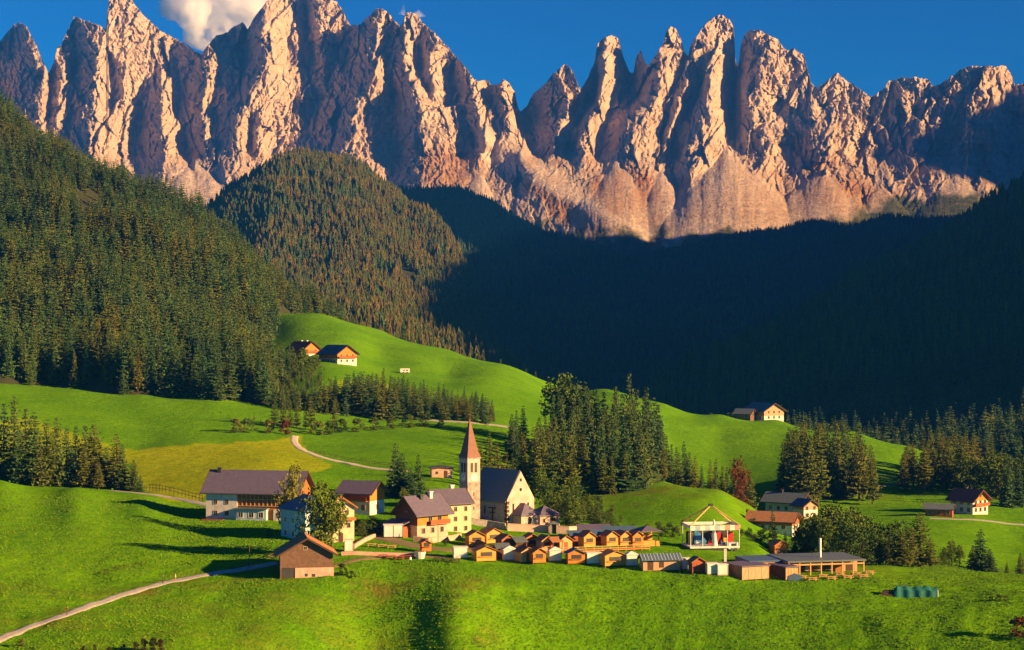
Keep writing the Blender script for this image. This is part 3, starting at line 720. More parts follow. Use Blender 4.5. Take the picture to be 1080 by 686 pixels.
# -- next to the church
row('spruce', [(417,466,535),(424,476,528),(441,478,532),(433,492,524)], 'dark spruce between chalet and church tower', 'spruces beside the chalet', 1.8)
row('leaflight', [(425,514,508),(434,522,503)], 'yellow green tree behind the chalet roof', 'yellow trees behind the chalet')
row('larch', [(507,466,560),(516,455,575),(525,466,566),(534,474,560),(541,480,570)], 'light larch right behind the church roof', 'larches behind the church roof', 1.1)
# -- dark wood behind the church
envW = [(540,428),(552,415),(560,404),(575,412),(590,396),(612,402),(625,396),(640,402),(655,392),(664,383),(674,398),(684,392),(694,420),(705,448),(720,462),(740,472),(762,478),(785,486),(800,500)]
row('spruce', scatter(538, 694, 585, 760, 68, envW, 9, 5, 3, 44), 'dark spruce in the wood behind the church', 'spruces in the wood behind the church', 1.1)
row('larch', scatter(545, 660, 575, 640, 16, [(540,452),(552,446),(570,436),(600,442),(640,455),(660,462)], 14, 5, 4, 10), 'sunlit larch in front of the wood behind the church', 'larches in front of the church wood', 1.1)
row('spruce', scatter(694, 792, 645, 700, 18, envW, 8, 5, 5, 14), 'spruce along the hill crest right of the wood', 'spruces on the hill crest', 1.1)
row('leaf', [(578,505,535),(592,512,525),(606,500,560),(620,520,528),(632,522,520),(600,528,508),(646,532,512),(587,520,512),(570,492,560),(612,512,540)], 'round leafy tree beyond the cemetery wall', 'leafy trees beyond the cemetery wall')
row('leaf', scatter(594, 656, 486, 520, 16, [(594,512),(610,520),(630,528),(656,545)], 6, 3, 77, 6), 'dark leafy tree on the slope behind the huts', 'leafy trees on the slope behind the huts', 1.25)
row('leaf', [(592,391,760),(612,404,750)], 'leafy crown topping the wood behind the church', 'leafy trees topping the wood')
row('leafred', [(777,483,640),(783,496,634)], 'reddish autumn tree at the end of the hill crest', 'reddish trees on the hill crest', .55)
row('larch', [(700,470,640),(716,476,645),(733,480,640),(749,484,640),(790,492,640),(762,490,645)], 'pale larch on the hill crest', 'larches on the hill crest')
# -- right side clusters
env5 = [(825,455),(838,440),(850,436),(865,440),(880,434),(895,442),(905,440),(915,460),(925,472)]
row('larch', scatter(826, 922, 690, 760, 30, env5, 8, 5, 8, 12), 'tall larch in the grove above the dark roofed house', 'larches in the grove on the right', 1.25)
row('spruce', scatter(830, 918, 695, 750, 14, env5, 10, 5, 18, 10), 'dark spruce in the grove above the dark roofed house', 'spruces in the grove on the right', 1.1)
env6 = [(950,468),(962,456),(985,450),(1005,446),(1025,450),(1045,458),(1060,470),(1075,478),(1120,480)]
row('larch', scatter(952, 1062, 740, 830, 30, env6, 8, 6, 9, 10), 'rounded larch in the grove above the red roofed chalet', 'larches in the grove above the chalet', 1.4)
row('leaf', scatter(958, 1110, 720, 800, 18, [(950,470),(1000,466),(1110,476)], 8, 7, 10, 8), 'leafy tree in the grove above the red roofed chalet', 'leafy trees above the chalet', 1.4)
row('spruce', scatter(1048, 1140, 690, 800, 16, [(1048,466),(1080,470),(1140,470)], 10, 6, 11, 14), 'dark spruce at the right edge beside the chalet', 'spruces at the right edge', 1.1)
row('leaflight', [(965,492,800),(975,500,770)], 'small yellow green tree at the foot of the right grove', 'yellow trees at the foot of the grove')
# belt of trees behind the wooden hall
env7 = [(780,560),(800,552),(815,545),(835,552),(855,535),(880,528),(900,535),(920,545),(940,540),(955,552),(972,540),(985,568)]
row('leaf', scatter(850, 960, 462, 505, 30, env7, 8, 3.2, 12, 18), 'leafy tree in the belt behind the wooden hall', 'leafy trees behind the hall', 1.3)
row('leaf', [(721,548,488),(706,551,486),(694,550,489),(682,553,486),(714,556,482),(700,558,480),(790,556,500),(803,558,495),(782,562,488),(796,566,484),(845,556,476),(856,552,476),(668,557,488)], 'low leafy tree beside the fairground ride', 'leafy trees beside the ride', 1.5)
row('spruce', [(815,536,500),(828,560,478),(838,566,474)], 'dark spruce behind the small kiosk', 'spruces behind the kiosk', 1.3)
row('larch', [(970,538,476),(962,556,470),(981,566,470),(951,560,468)], 'broad yellowish larch at the end of the tree belt', 'larches at the end of the belt', 1.9)
row('spruce', [(1034,557,492),(1026,574,486),(1044,578,484)], 'dark spruce standing in the lower right meadow', 'spruces in the lower right meadow', 1.7)
row('leaf', [(1004,570,490),(1012,574,486),(996,578,484)], 'leafy tree in the lower right meadow', 'leafy trees in the lower right meadow')
row('spruce', [(1062,592,458),(1076,582,462),(1090,570,466)], 'small spruce at the right edge of the front meadow', 'small spruces at the right edge', 1.5)
row('leaf', [(796,552,545),(806,556,535),(834,548,548),(846,545,560),(868,538,575),(874,536,560),(788,548,560)], 'leafy tree around the low red brown roofed house', 'leafy trees around the valley houses', 1.1)
# left middle: light trees and hedge around the white path
row('larch', [(268,436,760),(275,443,750),(290,418,745),(299,412,740),(306,420,745),(313,424,750),(328,410,745),(353,419,745),(322,428,750),(262,448,740)], 'slender pale larch left of the white path', 'slender larches by the white path', 1.0)
for k, (px, pt, Y, kd, lb) in enumerate([(250,455,715,'leaflight','low tan shrub at the left end of the path hedge'),(262,452,718,'leaf','green shrub near the left end of the path hedge'),(283,454,722,'leaflight','tan shrub under the slender larches'),
        (300,452,722,'leafred','russet shrub under the slender larches'),(335,446,732,'leaflight','yellow shrub where the white path starts'),(347,446,735,'leaf','green shrub right of the path start'),
        (362,443,745,'leaf','shrub in the hedge, first right of path'),(378,444,750,'leaf','shrub in the hedge, second right of path'),(395,444,760,'leaf','shrub in the hedge, third right of path'),(412,444,765,'leaf','shrub in the hedge, fourth right of path'),
        (430,446,770,'leaf','shrub in the hedge, fifth right of path'),(447,447,775,'leaf','shrub in the hedge, sixth right of path'),(465,448,778,'leaf','shrub in the hedge, seventh right of path')]):
    X = (px-540)/FPX*Y; z = float(meadow.h(X, Y)); h = max(5.0, (343-pt)/FPX*Y - z)
    o = link('shrub', BUSH[kd], None, None, (X, Y, z)); o.scale = (h*1.5, h*1.2, h*1.1); o.rotation_euler.z = k; tag(o, lb, 'shrub')
env10 = [(340,392),(360,390),(375,385),(390,390),(405,384),(425,392),(450,398),(480,400),(510,410)]
row('spruce', scatter(346, 512, 815, 870, 42, env10, 8, 5, 14, 8), 'spruce in the strip below the upper pasture', 'spruces in the strip below the pasture', 1.1)
row('larch', scatter(335, 500, 806, 850, 26, [(340,402),(400,396),(500,415)], 8, 5, 15, 8), 'larch in the strip below the upper pasture', 'larches in the strip below the pasture', 1.2)
row('spruce', scatter(283, 345, 870, 985, 14, [(283,348),(300,352),(318,374),(345,398)], 9, 4, 31, 12), 'dark spruce between the left forest and the orange farmhouses', 'spruces left of the orange farmhouses', 1.1)
row('larch', scatter(280, 350, 850, 930, 12, [(283,375),(318,385),(350,404)], 9, 4, 32, 10), 'larch between the left forest and the orange farmhouses', 'larches left of the orange farmhouses', 1.2)
row('leaf', [(320,368,960),(332,375,940),(310,372,950),(326,385,900),(338,392,880)], 'round leafy tree left of the orange farmhouses', 'leafy trees beside the orange farmhouses')
row('spruce', [(426,338,1330),(434,342,1330),(442,344,1335),(455,352,1330),(408,334,1335)], 'small spruce on the crest of the upper pasture', 'spruces on the pasture crest')
row('leaf', [(326,332,1250)], 'single dark bush like tree on the upper pasture', None)
row('spruce', [(528,378,1290),(538,384,1290),(555,388,1280),(565,390,1270)], 'tiny spruce at the far end of the upper pasture', 'spruces at the far pasture end')
# village tree in front of the blue house
row('leaf', [(337,506,421),(350,514,423)], 'big leafy tree in front of the blue and cream houses', 'leafy trees before the blue house', .85)
row('leaflight', [(311,488,452)], 'tall yellowish tree beside the brown farmhouse roof', None, .8)
row('leaf', [(392,543,455),(383,548,450)], 'small tree right of the cream house', 'small trees beside the cream house', 1.2)

# -- forest masses on the hillsides, plus separate trees along the nearest rows
LOWS = [gm('conifer', conifer_low(80 + k, 7, 7, (.15, .18, .165)[k]), M['spruce']) for k in range(3)]
LOWL = [gm('conifer', conifer_low(90 + k, 7, 7, (.16, .19, .17)[k], .65), M['larchfar']) for k in range(3)]
MIDS = [gm('conifer', conifer_geo(100 + k, 15, 7, (.16, .19)[k], 2, tri=1.5), M['spruce']) for k in range(2)]
MIDL = [gm('conifer', conifer_geo(110 + k, 14, 7, (.15, .17)[k], 2, shape=.65, tri=1.5), M['larchfar']) for k in range(2)]
MIDLL = [gm('conifer', conifer_geo(115 + k, 14, 7, (.15, .17)[k], 2, shape=.65, tri=1.5), M['larch']) for k in range(2)]
def forest(name, label, cat, X, Y, Z, H, W, kind, variants):
    """one object: points carry size, spin and kind; geometry nodes stand a tree on each"""
    me = bpy.data.meshes.new(name); n = len(X)
    me.vertices.add(n); me.vertices.foreach_set('co', np.stack([X, Y, Z], -1).astype(np.float32).ravel())
    for nm, arr in (('tree_h', H), ('tree_w', W), ('spin', rng.uniform(0, 6.28, n))):
        a = me.attributes.new(nm, 'FLOAT', 'POINT'); a.data.foreach_set('value', np.asarray(arr, np.float32))
    a = me.attributes.new('kind', 'INT', 'POINT'); a.data.foreach_set('value', np.asarray(kind, np.int32))
    o = link(name, me); tag(o, label, cat, None, 'stuff')
    ng = bpy.data.node_groups.new(name, 'GeometryNodeTree')
    ng.interface.new_socket('Geometry', in_out='INPUT', socket_type='NodeSocketGeometry')
    ng.interface.new_socket('Geometry', in_out='OUTPUT', socket_type='NodeSocketGeometry')
    N = ng.nodes; L = ng.links; gi = N.new('NodeGroupInput'); go = N.new('NodeGroupOutput'); J = N.new('GeometryNodeJoinGeometry')
    def attr(nm, ty='FLOAT'):
        q = N.new('GeometryNodeInputNamedAttribute'); q.data_type = ty; q.inputs[0].default_value = nm; return q.outputs[0]
    cs = N.new('ShaderNodeCombineXYZ'); w_ = attr('tree_w'); h_ = attr('tree_h')
    L.new(w_, cs.inputs[0]); L.new(w_, cs.inputs[1]); L.new(h_, cs.inputs[2])
    cr = N.new('ShaderNodeCombineXYZ'); L.new(attr('spin'), cr.inputs[2]); kd = attr('kind', 'INT')
    for k, me2 in enumerate(variants):
        src = bpy.data.objects.new('conifer_source', me2)
        oi = N.new('GeometryNodeObjectInfo'); oi.inputs[0].default_value = src; oi.inputs[1].default_value = True
        ip = N.new('GeometryNodeInstanceOnPoints'); cmp_ = N.new('FunctionNodeCompare'); cmp_.data_type = 'INT'; cmp_.operation = 'EQUAL'
        ii = [s for s in cmp_.inputs if s.type == 'INT']; L.new(kd, ii[0]); ii[1].default_value = k
        L.new(gi.outputs[0], ip.inputs['Points']); L.new(cmp_.outputs[0], ip.inputs['Selection']); L.new(oi.outputs['Geometry'], ip.inputs['Instance'])
        L.new(cr.outputs[0], ip.inputs['Rotation']); L.new(cs.outputs[0], ip.inputs['Scale']); L.new(ip.outputs[0], J.inputs[0])
    L.new(J.outputs[0], go.inputs[0])
    md = o.modifiers.new('trees', 'NODES'); md.node_group = ng
    return o

def points(sheet, px0, px1, Y0, Y1, cell, mask=None):
    """jittered grid in plan"""
    A = 0.5 * (px1 - px0) / FPX * (Y1**2 - Y0**2); n = int(A / cell**2)
    u = rng.random(n); Y = np.sqrt(Y0**2 + u * (Y1**2 - Y0**2)); px = rng.uniform(px0, px1, n); X = (px - 540) / FPX * Y
    Z = sheet.h(X, Y); keep = np.ones(n, bool)
    near = Y < 1480; keep &= ~near | (Z > meadow.h(X, np.minimum(Y, 1490)) - 0.5)
    if mask is not None: keep &= mask(px, X, Y, Z)
    return px[keep], X[keep], Y[keep], Z[keep]

# left hillside
def lmask(px, X, Y, Z):
    py = 343 - FPX * Z / Y
    scar = ((px - 92)/14)**2 + ((py - 218)/16)**2 < 1
    return ~scar & (px < np.interp(Y, [830, 1000, 1150, 1300, 1700], [293, 306, 292, 310, 480])) & (noise(X/30, Y/30, 5) > -0.85)
px, X, Y, Z = points(left_hill, -140, 470, 790, 1820, 5.6, lmask)
H = 21 * rng.uniform(.5, 1.22, len(X)) * (1 + .22 * noise(X/40, Y/40, 2)) * (1 - 0.15 * (Y > 1300)); lar = (fbm(X/60, Y/60, 9, 3) + rng.normal(0, .35, len(X))) > 0.32
# the nearest rows stand as separate trees
order = np.argsort(Y); vis = order[(px[order] > 0) & (px[order] < 345) & (Y[order] < 960)]
take = []
for k in vis:
    if len(take) >= 80: break
    if all((X[k]-X[j])**2 + (Y[k]-Y[j])**2 > 12 for j in take[-60:]): take.append(k)
def third(p): return 'left part' if p < 100 else ('middle part' if p < 200 else 'right part')
for k in take:
    kd = 'larch' if lar[k] and rng.random() < .6 else 'spruce'; rowname = 'front rows' if Y[k] < 880 else 'rear rows'
    lb = ('tall yellowish larch' if kd == 'larch' else 'tall dark green spruce') + ' at the left forest edge, %s, %s' % (third(px[k]), rowname)
    h = H[k] * 1.02
    tree(kd, px[k], 343 - (Z[k] + h) / Y[k] * FPX, Y[k], lb, ('larches' if kd == 'larch' else 'spruces') + ' of the left forest edge, %s, %s' % (third(px[k]), rowname), 1.05, sheet=left_hill)
keep = np.ones(len(X), bool); keep[take] = False
px, X, Y, Z, H, lar = [a[keep] for a in (px, X, Y, Z, H, lar)]
forest('conifer_forest', 'dense conifer forest covering the steep left hillside', 'forest', X, Y, Z - .5, H, H * rng.uniform(.95, 1.25, len(X)), rng.integers(0, 2, len(X)) + 2 * lar, MIDS + MIDLL)
# dense belt joining the left forest to the strip below the upper pasture
n = 260; px = rng.uniform(288, 520, n); Y = rng.uniform(803, 868, n); X = (px-540)/FPX*Y; Z = meadow.h(X, Y)
top = np.interp(px, [288, 305, 340, 375, 400, 425, 450, 480, 520], [390, 402, 398, 388, 388, 396, 403, 408, 418]) + np.abs(rng.normal(0, 9, n))
H = np.clip((343-top)/FPX*Y - Z, 6, 24); lar = rng.random(n) < .3
forest('conifer_belt', 'dense belt of conifers between the left forest and the church wood', 'forest', X, Y, Z - .4, H, H * rng.uniform(1.0, 1.35, n), rng.integers(0, 2, n) + 2 * lar, MIDS + MIDLL)
# middle hill
def mmask(px, X, Y, Z):
    py = 343 - FPX * Z / Y
    scar = ((px - 432)/10)**2 + ((py - 291 - (px-432)*.5)/5.5)**2 < 1
    band = (fbm(X/110, Y/110, 2.5, 3) < -0.8) & (px < 440)
    return ~scar & ~band
px, X, Y, Z = points(mid_hill, 60, 640, 1700, 3900, 7.2, mmask)
H = 17.5 * rng.uniform(.5, 1.3, len(X)) * (1 + .25 * noise(X/60, Y/60, 2)); lar = (fbm(X/90, Y/90, 4, 3) * .8 + rng.normal(0, .5, len(X)) - (px - 430)/250*-.3) > -0.4
forest('conifer_forest', 'golden larch and spruce forest on the rounded middle hill', 'forest', X, Y, Z - .5, H, H * rng.uniform(1.0, 1.4, len(X)), rng.integers(0, 3, len(X)) + 3 * lar, LOWS + LOWL)
# right hillside
def rmask(px, X, Y, Z): return fbm(X/120, Y/120, 6.5, 3) > -0.95
px, X, Y, Z = points(right_hill, 590, 1240, 1110, 3000, 7.0, rmask)
H = 20 * rng.uniform(.5, 1.35, len(X)) * (1 + .25 * noise(X/60, Y/60, 2)); lar = rng.random(len(X)) < 0.12
forest('conifer_forest', 'dark shaded spruce forest on the right hillside', 'forest', X, Y, Z - .5, H, H * rng.uniform(.95, 1.3, len(X)), np.where(Y < 1600, rng.integers(0, 2, len(X)), 2 + rng.integers(0, 3, len(X))), MIDS + LOWS)
# slope at the foot of the rocks
px, X, Y, Z = points(back_slope, 340, 1160, 2300, 5500, 9.5, lambda px, X, Y, Z: fbm(X/200, Y/200, 1.5, 3) > -0.8)
H = 18 * rng.uniform(.6, 1.2, len(X))
forest('conifer_forest', 'deep blue green forest on the slope below the rocks', 'forest', X, Y, Z - .5, H, H * rng.uniform(1.1, 1.5, len(X)), rng.integers(0, 3, len(X)), LOWS)

# haze in the valley air
hz = bpy.data.materials.new('haze_air'); hz.use_nodes = True
hn = hz.node_tree.nodes; hn.clear(); ho = hn.new('ShaderNodeOutputMaterial'); hv = hn.new('ShaderNodeVolumePrincipled')
hv.inputs['Color'].default_value = (0.03, 0.24, 1.0, 1); hv.inputs['Density'].default_value = 0.000045; hv.inputs['Anisotropy'].default_value = 0.0
hz.node_tree.links.new(hv.outputs[0], ho.inputs['Volume'])
g = MB(); g.box(-9000, 14000, -2600, 11500, -402, 2900)
ho_ = g.build('haze', hz); tag(ho_, kind='stuff')

# grass tufts on the near slopes
def tuft(seed):
    r = np.random.default_rng(seed); V = []; F_ = []
    for k in range(9):
        a = r.uniform(0, 6.28); q = r.uniform(0, .5); c = np.array([cos(a)*q, sin(a)*q, -.1]); b = np.array([-sin(a+r.uniform(-1,1)), cos(a), 0])*.16
        t = c + np.array([r.normal(0, .2), r.normal(0, .2), r.uniform(.6, 1.2)]); i = len(V); V += [c-b, c+b, t]; F_.append([i, i+1, i+2])
    return V, F_
M['tuft'] = foliage_mat('grass_blades', [(0.06, 0.17, 0.002), (0.10, 0.25, 0.002), (0.15, 0.31, 0.002), (0.08, 0.21, 0.002), (0.20, 0.27, 0.006)])
TUFT = [gm('grass_tuft', tuft(k), M['tuft']) for k in range(3)]
n = 110000; Y = np.sqrt(330**2 + rng.random(n)*(500**2-330**2)); px = rng.uniform(-60, 1140, n); X = (px-540)/FPX*Y
road = np.interp(px, [-60, 0, 71, 172, 290], [330, 348, 375, 408, 417])
keep = (fbm(X/9, Y/12, 3, 3) + rng.normal(0, .4, n) > -.1) & ((Y < 418) | (px < 300) | (px > 960)) & ~((np.abs(Y-road) < 9) & (px < 310))
X, Y = X[keep], Y[keep]
forest('grass', 'short meadow grass tufts on the near slopes', 'grass', X, Y, meadow.h(X, Y), rng.uniform(.08, .26, len(X)), rng.uniform(.4, .9, len(X)), rng.integers(0, 3, len(X)), TUFT)

# ---------------------------------------------------------------- building materials
M['plaster'] = mat('white_plaster', (0.66, 0.64, 0.61), 0.9, (0.52, 0.50, 0.48), 0.8, 0.3, 6)
M['cream'] = mat('cream_plaster', (0.66, 0.55, 0.38), 0.9, (0.52, 0.42, 0.29), 0.8, 0.3, 6)
M['pinkplaster'] = mat('pinkish_masonry', (0.50, 0.27, 0.22), 0.9, (0.55, 0.38, 0.32), 0.9, 0.4, 5)
M['shadeblue'] = mat('shade_blue_plaster', (0.42, 0.52, 0.60), 0.9, (0.34, 0.43, 0.52), 0.8, 0.3, 6)  # bluish cast of shaded pale walls put into the plaster colour
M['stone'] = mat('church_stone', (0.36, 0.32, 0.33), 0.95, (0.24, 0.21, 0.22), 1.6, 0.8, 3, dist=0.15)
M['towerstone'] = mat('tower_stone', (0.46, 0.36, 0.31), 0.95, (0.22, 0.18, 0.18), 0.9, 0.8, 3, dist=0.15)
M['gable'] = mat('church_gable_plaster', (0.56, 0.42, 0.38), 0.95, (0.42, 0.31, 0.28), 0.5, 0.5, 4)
M['wood'] = wave_mat('larch_boards', (0.40, 0.15, 0.035), (0.24, 0.085, 0.025), 2.2, 'X')
M['orangewood'] = wave_mat('orange_boards', (0.58, 0.22, 0.035), (0.42, 0.15, 0.03), 2.2, 'Z')
M['newwood'] = wave_mat('fresh_pine_boards', (0.68, 0.33, 0.08), (0.52, 0.23, 0.05), 2.5, 'Z')
M['palewood'] = wave_mat('pale_pine_boards', (0.60, 0.38, 0.17), (0.46, 0.27, 0.11), 2.5, 'Z')
M['greywood'] = wave_mat('weathered_boards', (0.085, 0.048, 0.035), (0.19, 0.11, 0.08), 2.0, 'X')
M['darkwood'] = wave_mat('dark_boards', (0.05, 0.03, 0.022), (0.09, 0.05, 0.03), 2.0, 'X')
M['redwood'] = wave_mat('red_brown_boards', (0.38, 0.10, 0.035), (0.24, 0.07, 0.03), 2.0, 'Z')
M['pinkwood'] = wave_mat('pinkish_boards', (0.56, 0.33, 0.22), (0.44, 0.24, 0.16), 2.0, 'X')
M['slate'] = wave_mat('grey_violet_tiles', (0.085, 0.075, 0.135), (0.135, 0.115, 0.18), 1.8, 'Z', 0.6)
M['darkslate'] = wave_mat('dark_slate', (0.085, 0.115, 0.135), (0.13, 0.16, 0.18), 1.8, 'Z', 0.55)
M['blueslate'] = wave_mat('blue_grey_sheet', (0.05, 0.10, 0.19), (0.08, 0.14, 0.24), 1.0, 'X', 0.5)
M['redroof'] = wave_mat('red_tiles', (0.44, 0.09, 0.06), (0.28, 0.06, 0.05), 1.8, 'Z', 0.8)
M['orangeroof'] = wave_mat('orange_tiles', (0.50, 0.17, 0.05), (0.36, 0.11, 0.04), 1.8, 'Z', 0.8)
M['shingle'] = wave_mat('brown_shingles', (0.26, 0.11, 0.05), (0.42, 0.20, 0.09), 2.2, 'Z', 0.9)
M['spire'] = wave_mat('red_brown_shingles', (0.25, 0.13, 0.10), (0.17, 0.09, 0.07), 2.0, 'Z', 0.85)
M['glass'] = mat('window_glass', (0.03, 0.04, 0.05), 0.15, (0.02, 0.025, 0.03), 1, spec=0.6)
M['trim'] = mat('window_trim', (0.40, 0.30, 0.22), 0.7)
M['whitetrim'] = mat('white_trim', (0.75, 0.74, 0.72), 0.6)
M['white'] = mat('white_canvas', (0.70, 0.68, 0.67), 0.7, (0.60, 0.57, 0.56), 0.7, 0.2, 3)
M['dark'] = mat('dark_metal', (0.05, 0.05, 0.055), 0.6)
M['gravel'] = mat('gravel', (0.42, 0.40, 0.38), 0.95, (0.32, 0.30, 0.29), 1.2, 0.5, 4)
M['whitegravel'] = mat('pale_gravel', (0.62, 0.56, 0.46), 0.95, (0.48, 0.43, 0.36), 0.8, 0.5, 4)
M['asphalt'] = mat('asphalt', (0.16, 0.16, 0.17), 0.9, (0.11, 0.11, 0.12), 0.5, 0.2, 8)
M['dirt'] = mat('trodden_earth', (0.22, 0.15, 0.09), 0.95, (0.14, 0.13, 0.06), 0.35, 0.6, 2)
M['blue'] = mat('blue_paint', (0.05, 0.20, 0.45), 0.5); M['red'] = mat('red_paint', (0.50, 0.03, 0.025), 0.5)
M['teal'] = mat('green_tarpaulin', (0.02, 0.16, 0.13), 0.6, (0.015, 0.12, 0.12), 1, 0.4, 3)
M['yellow'] = mat('yellow_paint', (0.6, 0.42, 0.06), 0.6)

def face_frame(face, W, L):
    """origin, u direction, outward normal of a wall in the local frame of a building"""
    return {'F': ((0, -L/2), (1, 0), (0, -1)), 'B': ((0, L/2), (-1, 0), (0, 1)),
            'R': ((W/2, 0), (0, 1), (1, 0)), 'L': ((-W/2, 0), (0, 1), (-1, 0))}[face]
def fbox(mb, fr, u0, u1, n0, n1, z0, z1):
    (ox, oy), (ux, uy), (nx, ny) = fr
    xs = sorted((ox + ux*u0 + nx*n0, ox + ux*u1 + nx*n1)); ys = sorted((oy + uy*u0 + ny*n0, oy + uy*u1 + ny*n1))
    return mb.box(xs[0], xs[1], ys[0], ys[1], z0, z1)
def window(root, fr, u, z, w=0.9, h=1.1, frame='trim', shutter=None, name='window'):
    m = MB(); t = 0.12
    fbox(m, fr, u-w/2-t, u-w/2, -.03, .07, z-h/2-t, z+h/2+t); fbox(m, fr, u+w/2, u+w/2+t, -.03, .07, z-h/2-t, z+h/2+t)
    fbox(m, fr, u-w/2, u+w/2, -.03, .065, z+h/2, z+h/2+t); fbox(m, fr, u-w/2, u+w/2, -.03, .10, z-h/2-t, z-h/2)
    if w > .6: fbox(m, fr, u-.025, u+.025, .025, .05, z-h/2, z+h/2)
    o = m.build(name, M[frame], root)
    p = MB(); fbox(p, fr, u-w/2, u+w/2, -.03, .02, z-h/2, z+h/2); p.build('pane', M['glass'], o)
    if shutter:
        s = MB()
        for q in (-1, 1): a = u + q*(w/2 + t + w*.24); fbox(s, fr, a-w*.22, a+w*.22, -.02, .05, z-h/2, z+h/2)
        s.build('shutter', M[shutter], o)
    return o
def gable_roof(mb, W, L, he, rise, ov=0.8, t=0.28, x0=0.0, ovy=None):
    ovy = ov if ovy is None else ovy
    k = rise/(W/2); e = W/2 + ov; ze = he - k*ov + .1; zr = he + rise + .1
    return mb.prism([(x0-e, ze), (x0, zr), (x0+e, ze), (x0+e, ze+t), (x0, zr+t*1.1), (x0-e, ze+t)][::-1], -L/2-ovy, L/2+ovy)
def hip_roof(mb, W, L, he, rise, ov=0.6, t=0.22, ridge=None):
    e, f = W/2+ov, L/2+ov; r = max(0.0, (L-W)/2) if ridge is None else ridge
    z0 = he+.02
    pts = [(-e,-f,z0),(e,-f,z0),(e,f,z0),(-e,f,z0),(-e,-f,z0+t),(e,-f,z0+t),(e,f,z0+t),(-e,f,z0+t),(0,-r-.01,he+rise),(0,r+.01,he+rise)]
    return mb.poly(pts, [[0,3,2,1],[0,1,5,4],[1,2,6,5],[2,3,7,6],[3,0,4,7],[4,5,8],[5,6,9,8],[6,7,9],[7,4,8,9]])
def place(px, py, rz, anchor, Ymin=300.0, dz=0.0):
    h = meadow.hit(px, py, Ymin); c, s = cos(rz), sin(rz); ax, ay = anchor
    return Vector((h.x - (c*ax - s*ay), h.y - (s*ax + c*ay), h.z + dz))
def house(name, label, px, py, rz, W, L, he, rise, anchor=(0, -1), wall='plaster', upper=None, split=None, roof='slate', hip=False, ov=0.9,
          wins=(), chim=(), balc=(), door=None, frame='trim', shutter=None, gablewin=True, cat='house', group=None, Ymin=300.0, base=3.0, ridge=None):
    rz = R(rz); loc = place(px, py, rz, (anchor[0]*W/2, anchor[1]*L/2), Ymin)
    e = empty(name, loc, rz); tag(e, label, cat, group)
    s = split if split else (he if upper is None else he*.5)
    m = MB(); m.box(-W/2, W/2, -L/2, L/2, -base, s); m.build('wall', M[wall], e)
    top = M[upper or wall]; d = 0.04 if upper else 0.0
    m = MB()
    if hip:
        if he > s: m.box(-W/2-d, W/2+d, -L/2-d, L/2+d, s+.002, he); m.build('upper_wall', top, e)
    else:
        m.prism([(-W/2-d, s+.002), (W/2+d, s+.002), (W/2+d, max(he, s+.004)), (0, he+rise), (-W/2-d, max(he, s+.004))], -L/2-d, L/2+d); m.build('upper_wall', top, e)
    m = MB(); (hip_roof(m, W, L, he, rise, ov, ridge=ridge) if hip else gable_roof(m, W, L, he, rise, ov)); ro = m.build('roof', M[roof], e)
    if not hip:
        k_ = rise/(W/2)
        for s_ in (-1, 1): g_ = MB(); g_.tube((s_*(W/2+ov+.08), -L/2-ov, he-k_*ov+.12), (s_*(W/2+ov+.08), L/2+ov, he-k_*ov+.12), .09, n=6); g_.build('gutter', M['dark'], ro)
        for y_ in (-L/2-ov-.09, L/2+ov+.003):
            g_ = MB(); e_ = W/2+ov; z_ = he-k_*ov; g_.prism([(-e_, z_), (0, he+rise+.02), (e_, z_), (e_, z_+.42), (0, he+rise+.46), (-e_, z_+.42)][::-1], y_, y_+.08)
            g_.build('bargeboard', M['darkwood' if roof != 'orangeroof' else 'wood'], ro)
    for cx, cy, ch in chim:
        zr = he + rise*(1-abs(cx)/(W/2))
        m = MB(); m.box(cx-.45, cx+.45, cy-.45, cy+.45, zr-.6, zr+ch); m.box(cx-.6, cx+.6, cy-.6, cy+.6, zr+ch+.002, zr+ch+.2); m.build('chimney', M['plaster' if ch > 1.3 else 'dark'], ro)
    for w in wins:
        fr = face_frame(w[0], W, L)
        fr = ((fr[0][0]+fr[2][0]*d, fr[0][1]+fr[2][1]*d), fr[1], fr[2])
        ww, hh = (w[3], w[4]) if len(w) > 4 else (.95, 1.2)
        window(e, fr, w[1], w[2], ww, hh, frame, shutter)
    for f_, z, u0, u1 in balc:
        fr = face_frame(f_, W, L); m = MB(); fbox(m, fr, u0, u1, .04, 1.15, z-.15, z); b = m.build('balcony', M['wood'], e)
        m = MB(); fbox(m, fr, u0, u1, 1.07, 1.15, z+.002, z+.95); n = max(2, int((u1-u0)/2.2))
        for k in range(n+1): u = u0+.06+(u1-u0-.12)*k/n; fbox(m, fr, u-.05, u+.05, 1.0, 1.068, z-.15 if z > 1 else z, z+1.0)
        m.build('railing', M['redwood'], b)
    if door:
        fr = face_frame(door[0], W, L); m = MB(); fbox(m, fr, door[1]-.55, door[1]+.55, -.02, .06, 0, 2.1); dd = m.build('door', M['darkwood'], e)
        m = MB(); fbox(m, fr, door[1]+.3, door[1]+.4, .06, .12, 1.0, 1.1); m.build('handle', M['dark'], dd)
    return e
def grid_w(face, us, zs, w=.95, h=1.2): return [(face, u, z, w, h) for z in zs for u in us]

